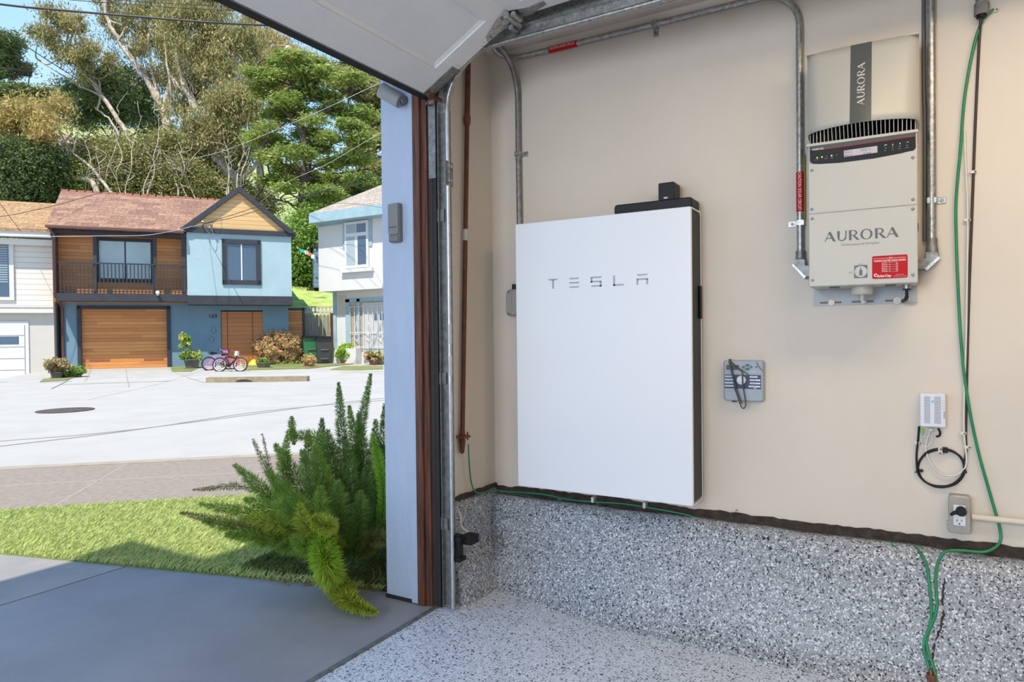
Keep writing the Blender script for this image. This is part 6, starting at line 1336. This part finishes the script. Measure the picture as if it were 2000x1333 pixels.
pot(375, 720, 14, 18, m_potg, 'large dark grey pot right of the cedar garage door', 'flowering plant with a tall yellow spray in the grey pot by the garage', u_gn, [(365, 695, 14, 8), (385, 694, 12, 8), (362, 672, 7, 10), (368, 664, 7, 6), (357, 660, 6, 5)], 1800, .05, 70, flowers=(fl_y, 500))
pot(111, 739, 11, 12, m_potg, 'grey pot at the corner between white house and driveway', 'dry tawny grass in the pot left of the cedar garage', leafy('dry_tawny', [(.30, .22, .10), (.50, .38, .18)], 5, .3), [(112, 712, 22, 12), (100, 718, 14, 9)], 3800, .055, 71)
pot(515, 719, 14, 11, mat('barrel_wood', (.26, .22, .19), .9, var=.4, vs=8), 'weathered half-barrel planter in front of the round shrub', 'sparse plant in the weathered barrel planter', u_gn, [(512, 706, 10, 4)], 500, .04, 72)
pot(604, 717, 10, 11, m_terra, 'small rust-coloured pot right of the round shrub', 'red-tipped small shrub in the rust-coloured pot', red_l, [(604, 703, 13, 9)], 2600, .04, 73)
pot(673, 711, 8, 8, m_terra, 'terracotta pot at the foot of the white porch wall', 'bright green leafy plant in the terracotta pot by the porch', leafy('bright_leaves', [(.16, .34, .04), (.38, .58, .08), (.55, .68, .20)], 6, .45), [(674, 692, 18, 14), (668, 684, 12, 10), (682, 686, 12, 10)], 2600, .075, 74)
pot(731, 713, 11, 11, mat('brown_basket', (.16, .09, .06), .9), 'brown basket pot in front of the iron grille', 'salmon and green flowers in the basket pot by the grille', u_gn, [(731, 699, 15, 8), (722, 696, 9, 7), (741, 696, 9, 7)], 1800, .05, 75, flowers=(fl_p, 900))
tag(MB(Fr(on_ground(496, 713, .02), (.8, -.6, 0))).tube([(0, 0, 0), (0, .12, 0), (0, .22, 0)], [.22, .16, .03], 12).build('toy_mound', mat('yellow_plastic', (.75, .55, .03), .5)), 'small yellow plastic toy between bicycles and barrel planter', 'toy')

def bike(x0, x1, y, label, c_frame, c_fork, c_rim, seat_m, ang, seed, scale=1):
    """child's bicycle: rear wheel at photo x0, front wheel at x1, both on the ground"""
    g0, g1 = on_ground(x0, y), on_ground(x1, y); mid = (g0 + g1) / 2; dirv = (g1 - g0); dirv.z = 0; dirv.normalize()
    dirv = Matrix.Rotation(ang, 3, 'Z') @ dirv; f = Fr(mid, tuple(dirv)); t = thing('bicycle', mid, label, 'bicycle'); R_ = .23 * scale; B = .36 * scale
    lean = lambda a, b, c=0: (a, b, c - b * .10)
    mk = lambda n, m_, fn, par=t, **kw: (lambda q: (fn(q), q.build(n, m_, par, **kw))[1])(MB(f))
    for s in (-1, 1):
        wl_ = mk('wheel', m_rubber, lambda q: q.tube([lean(s * B + R_ * math.cos(k * PI / 12), R_ + R_ * math.sin(k * PI / 12) * 1.0) for k in range(25)], .026 * scale, 6))
        mk('rim', c_rim, lambda q: [q.tube([lean(s * B + R_ * .88 * math.cos(k * PI / 12), R_ + R_ * .88 * math.sin(k * PI / 12)) for k in range(25)], .011, 5)] + [q.tube([lean(s * B, R_), lean(s * B + R_ * .86 * math.cos(k * PI / 6), R_ + R_ * .86 * math.sin(k * PI / 6))], .004, 4) for k in range(12)], wl_)
    S = scale; hub = (-B, R_); bb = (-.02, R_ - .02); st = (-.16 * S, .50 * S); hd = (.20 * S, .56 * S); hl = (.24 * S, .44 * S)
    mk('frame', c_frame, lambda q: [q.tube([lean(*a), lean(*b)], r_, 7) for a, b, r_ in ((bb, st, .018), (bb, hl, .024), (st, hl, .018), (hub, bb, .012), (hub, st, .012), (hd, hl, .022))])
    mk('fork', c_fork, lambda q: [q.tube([lean(hl[0], hl[1], z * .5), lean(B - .02, R_ + .05, z), lean(B, R_, z)], .013, 6) for z in (-.045, .045)])
    mk('handlebar', c_fork, lambda q: q.tube(crv([lean(hd[0] - .10, hd[1] + .16, -.24), lean(hd[0] - .02, hd[1] + .12, -.12), lean(hd[0], hd[1] + .02, 0), lean(hd[0] - .02, hd[1] + .12, .12), lean(hd[0] - .10, hd[1] + .16, .24)], 4), .013, 6))
    mk('grip', m_rubber, lambda q: [q.tube([lean(hd[0] - .10, hd[1] + .16, z), lean(hd[0] - .15, hd[1] + .17, z * 1.25)], .02, 6) for z in (-.24, .24)])
    mk('front_pad', c_rim, lambda q: q.box(hd[0] - .03, hd[0] + .07, hd[1] - .02, hd[1] + .13, -.14, .02))
    mk('seat', seat_m, lambda q: q.tube([lean(st[0] - .13, st[1] + .09), lean(st[0] - .06, st[1] + .10), lean(st[0] + .10, st[1] + .09)], [.055, .05, .02], 8))
    mk('seat_post', m_galvd, lambda q: q.tube([lean(*st), lean(st[0] - .02, st[1] + .09)], .013, 6))
    mk('chainwheel', m_black, lambda q: q.tube([lean(bb[0], bb[1], .04), lean(bb[0], bb[1], .055)], .07 * S, 14))
    mk('pedal', m_black, lambda q: [q.tube([lean(bb[0], bb[1], .06), lean(bb[0] + .08, bb[1] - .10, .07)], .010, 5), q.box(bb[0] + .04, bb[0] + .13, bb[1] - .12, bb[1] - .09, .05, .13)])
pk = mat('pink_enamel', (.70, .18, .48), .35); pu = mat('purple_enamel', (.34, .14, .55), .35); rd = mat('magenta_red_enamel', (.65, .05, .14), .35); wt = mat('white_enamel', (.75, .72, .68), .4)
bike(413, 446, 723, 'pink and purple child bicycle standing behind the red one', pk, pu, pk, m_black, .75, 1, 1.0)
bike(424, 474, 726, 'black and red child bicycle with white handlebar pad nearest the kerb', m_black, rd, wt, m_black, 0, 2, 1.0)

# ============================================================ overhead wires
def wire(pts, r, m_, label, sag=0):
    P = [Vector(p) for p in pts]; q = MB(); q.tube(crv(P, 10), r, 6, raw=True); tag(q.build('utility_wire', m_), label, 'wire')
m_wk = mat('black_wire', (.02, .02, .022), .5); m_wl = mat('pale_wire', (.60, .60, .60), .5); m_wg = mat('grey_wire', (.12, .12, .13), .5)
wire([dep(-400, -45, 17), dep(0, 8, 18.5), dep(100, 18, 19), dep(250, 31, 19.6), dep(400, 43, 20), dep(490, 48, 20.5), dep(800, 60, 22)], .031, m_wk, 'thick black twisted cable crossing the top left of the sky')
wire([dep(0, -12, 13), dep(140, 0, 13), dep(260, 9, 13.5), dep(400, 18, 14), dep(600, 25, 15)], .007, m_wk, 'thin upper wire crossing the sky just under the top edge')
wire([dep(150, -8, 13), dep(232, 0, 13.2), dep(400, 10, 14), dep(600, 16, 15)], .007, m_wk, 'highest thin wire running along the top edge of the trees')
wire([dep(-300, -80, 9), dep(0, 61, 14), dep(100, 122, 17), dep(200, 185, 20), dep(300, 235, 22), dep(400, 270, 25), dep(500, 296, 28), dep(640, 320, 33)], .011, m_wk, 'slack dark wire slanting down across the sky and left trees')
wire([dep(380, 310, 30), dep(450, 290, 28), dep(600, 228, 24), dep(740, 163, 20), dep(900, 90, 18)], .008, m_wl, 'pale wire slanting up across the cypress to the door post')
wire([dep(500, 402, 28), dep(560, 357, 26), dep(640, 320, 24), dep(740, 262, 20), dep(900, 180, 18)], .007, m_wl, 'second pale wire slanting up in front of the right trees')
mast = HF.w(*HF.px(396, 438, 1.2), 1.2)
wire([mast, dep(460, 418, 22.5), dep(540, 392, 21), dep(620, 376, 19), dep(760, 330, 16), dep(900, 290, 14)], .010, m_wk, 'upper black service wire crossing the cedar gable')
wire([mast, dep(460, 424, 22.5), dep(540, 400, 21), dep(640, 372, 19), dep(760, 345, 16), dep(900, 300, 14)], .010, m_wk, 'lower black service wire crossing the cedar gable')
wire([mast, dep(300, 458, 22), dep(200, 461, 20), dep(60, 462, 18), dep(-200, 455, 15)], .008, m_wl, 'pale service wire running left under the eave of the blue house')
wire([dep(-200, 440, 20), dep(0, 423, 22), dep(60, 412, 23), dep(110, 401, 24), dep(170, 384, 26), dep(220, 370, 27)], .010, m_wk, 'black wire crossing the two shingle roofs at the left')
wire([dep(-60, 330, 16), dep(0, 398, 20), dep(20, 425, 22), dep(54, 470, 24.4)], .008, m_wk, 'short black service wire dropping to the left white house')
wire([dep(640, 398, 26), dep(690, 398, 25), dep(760, 408, 22)], .006, m_wk, 'thin black wire in front of the right white house roof')
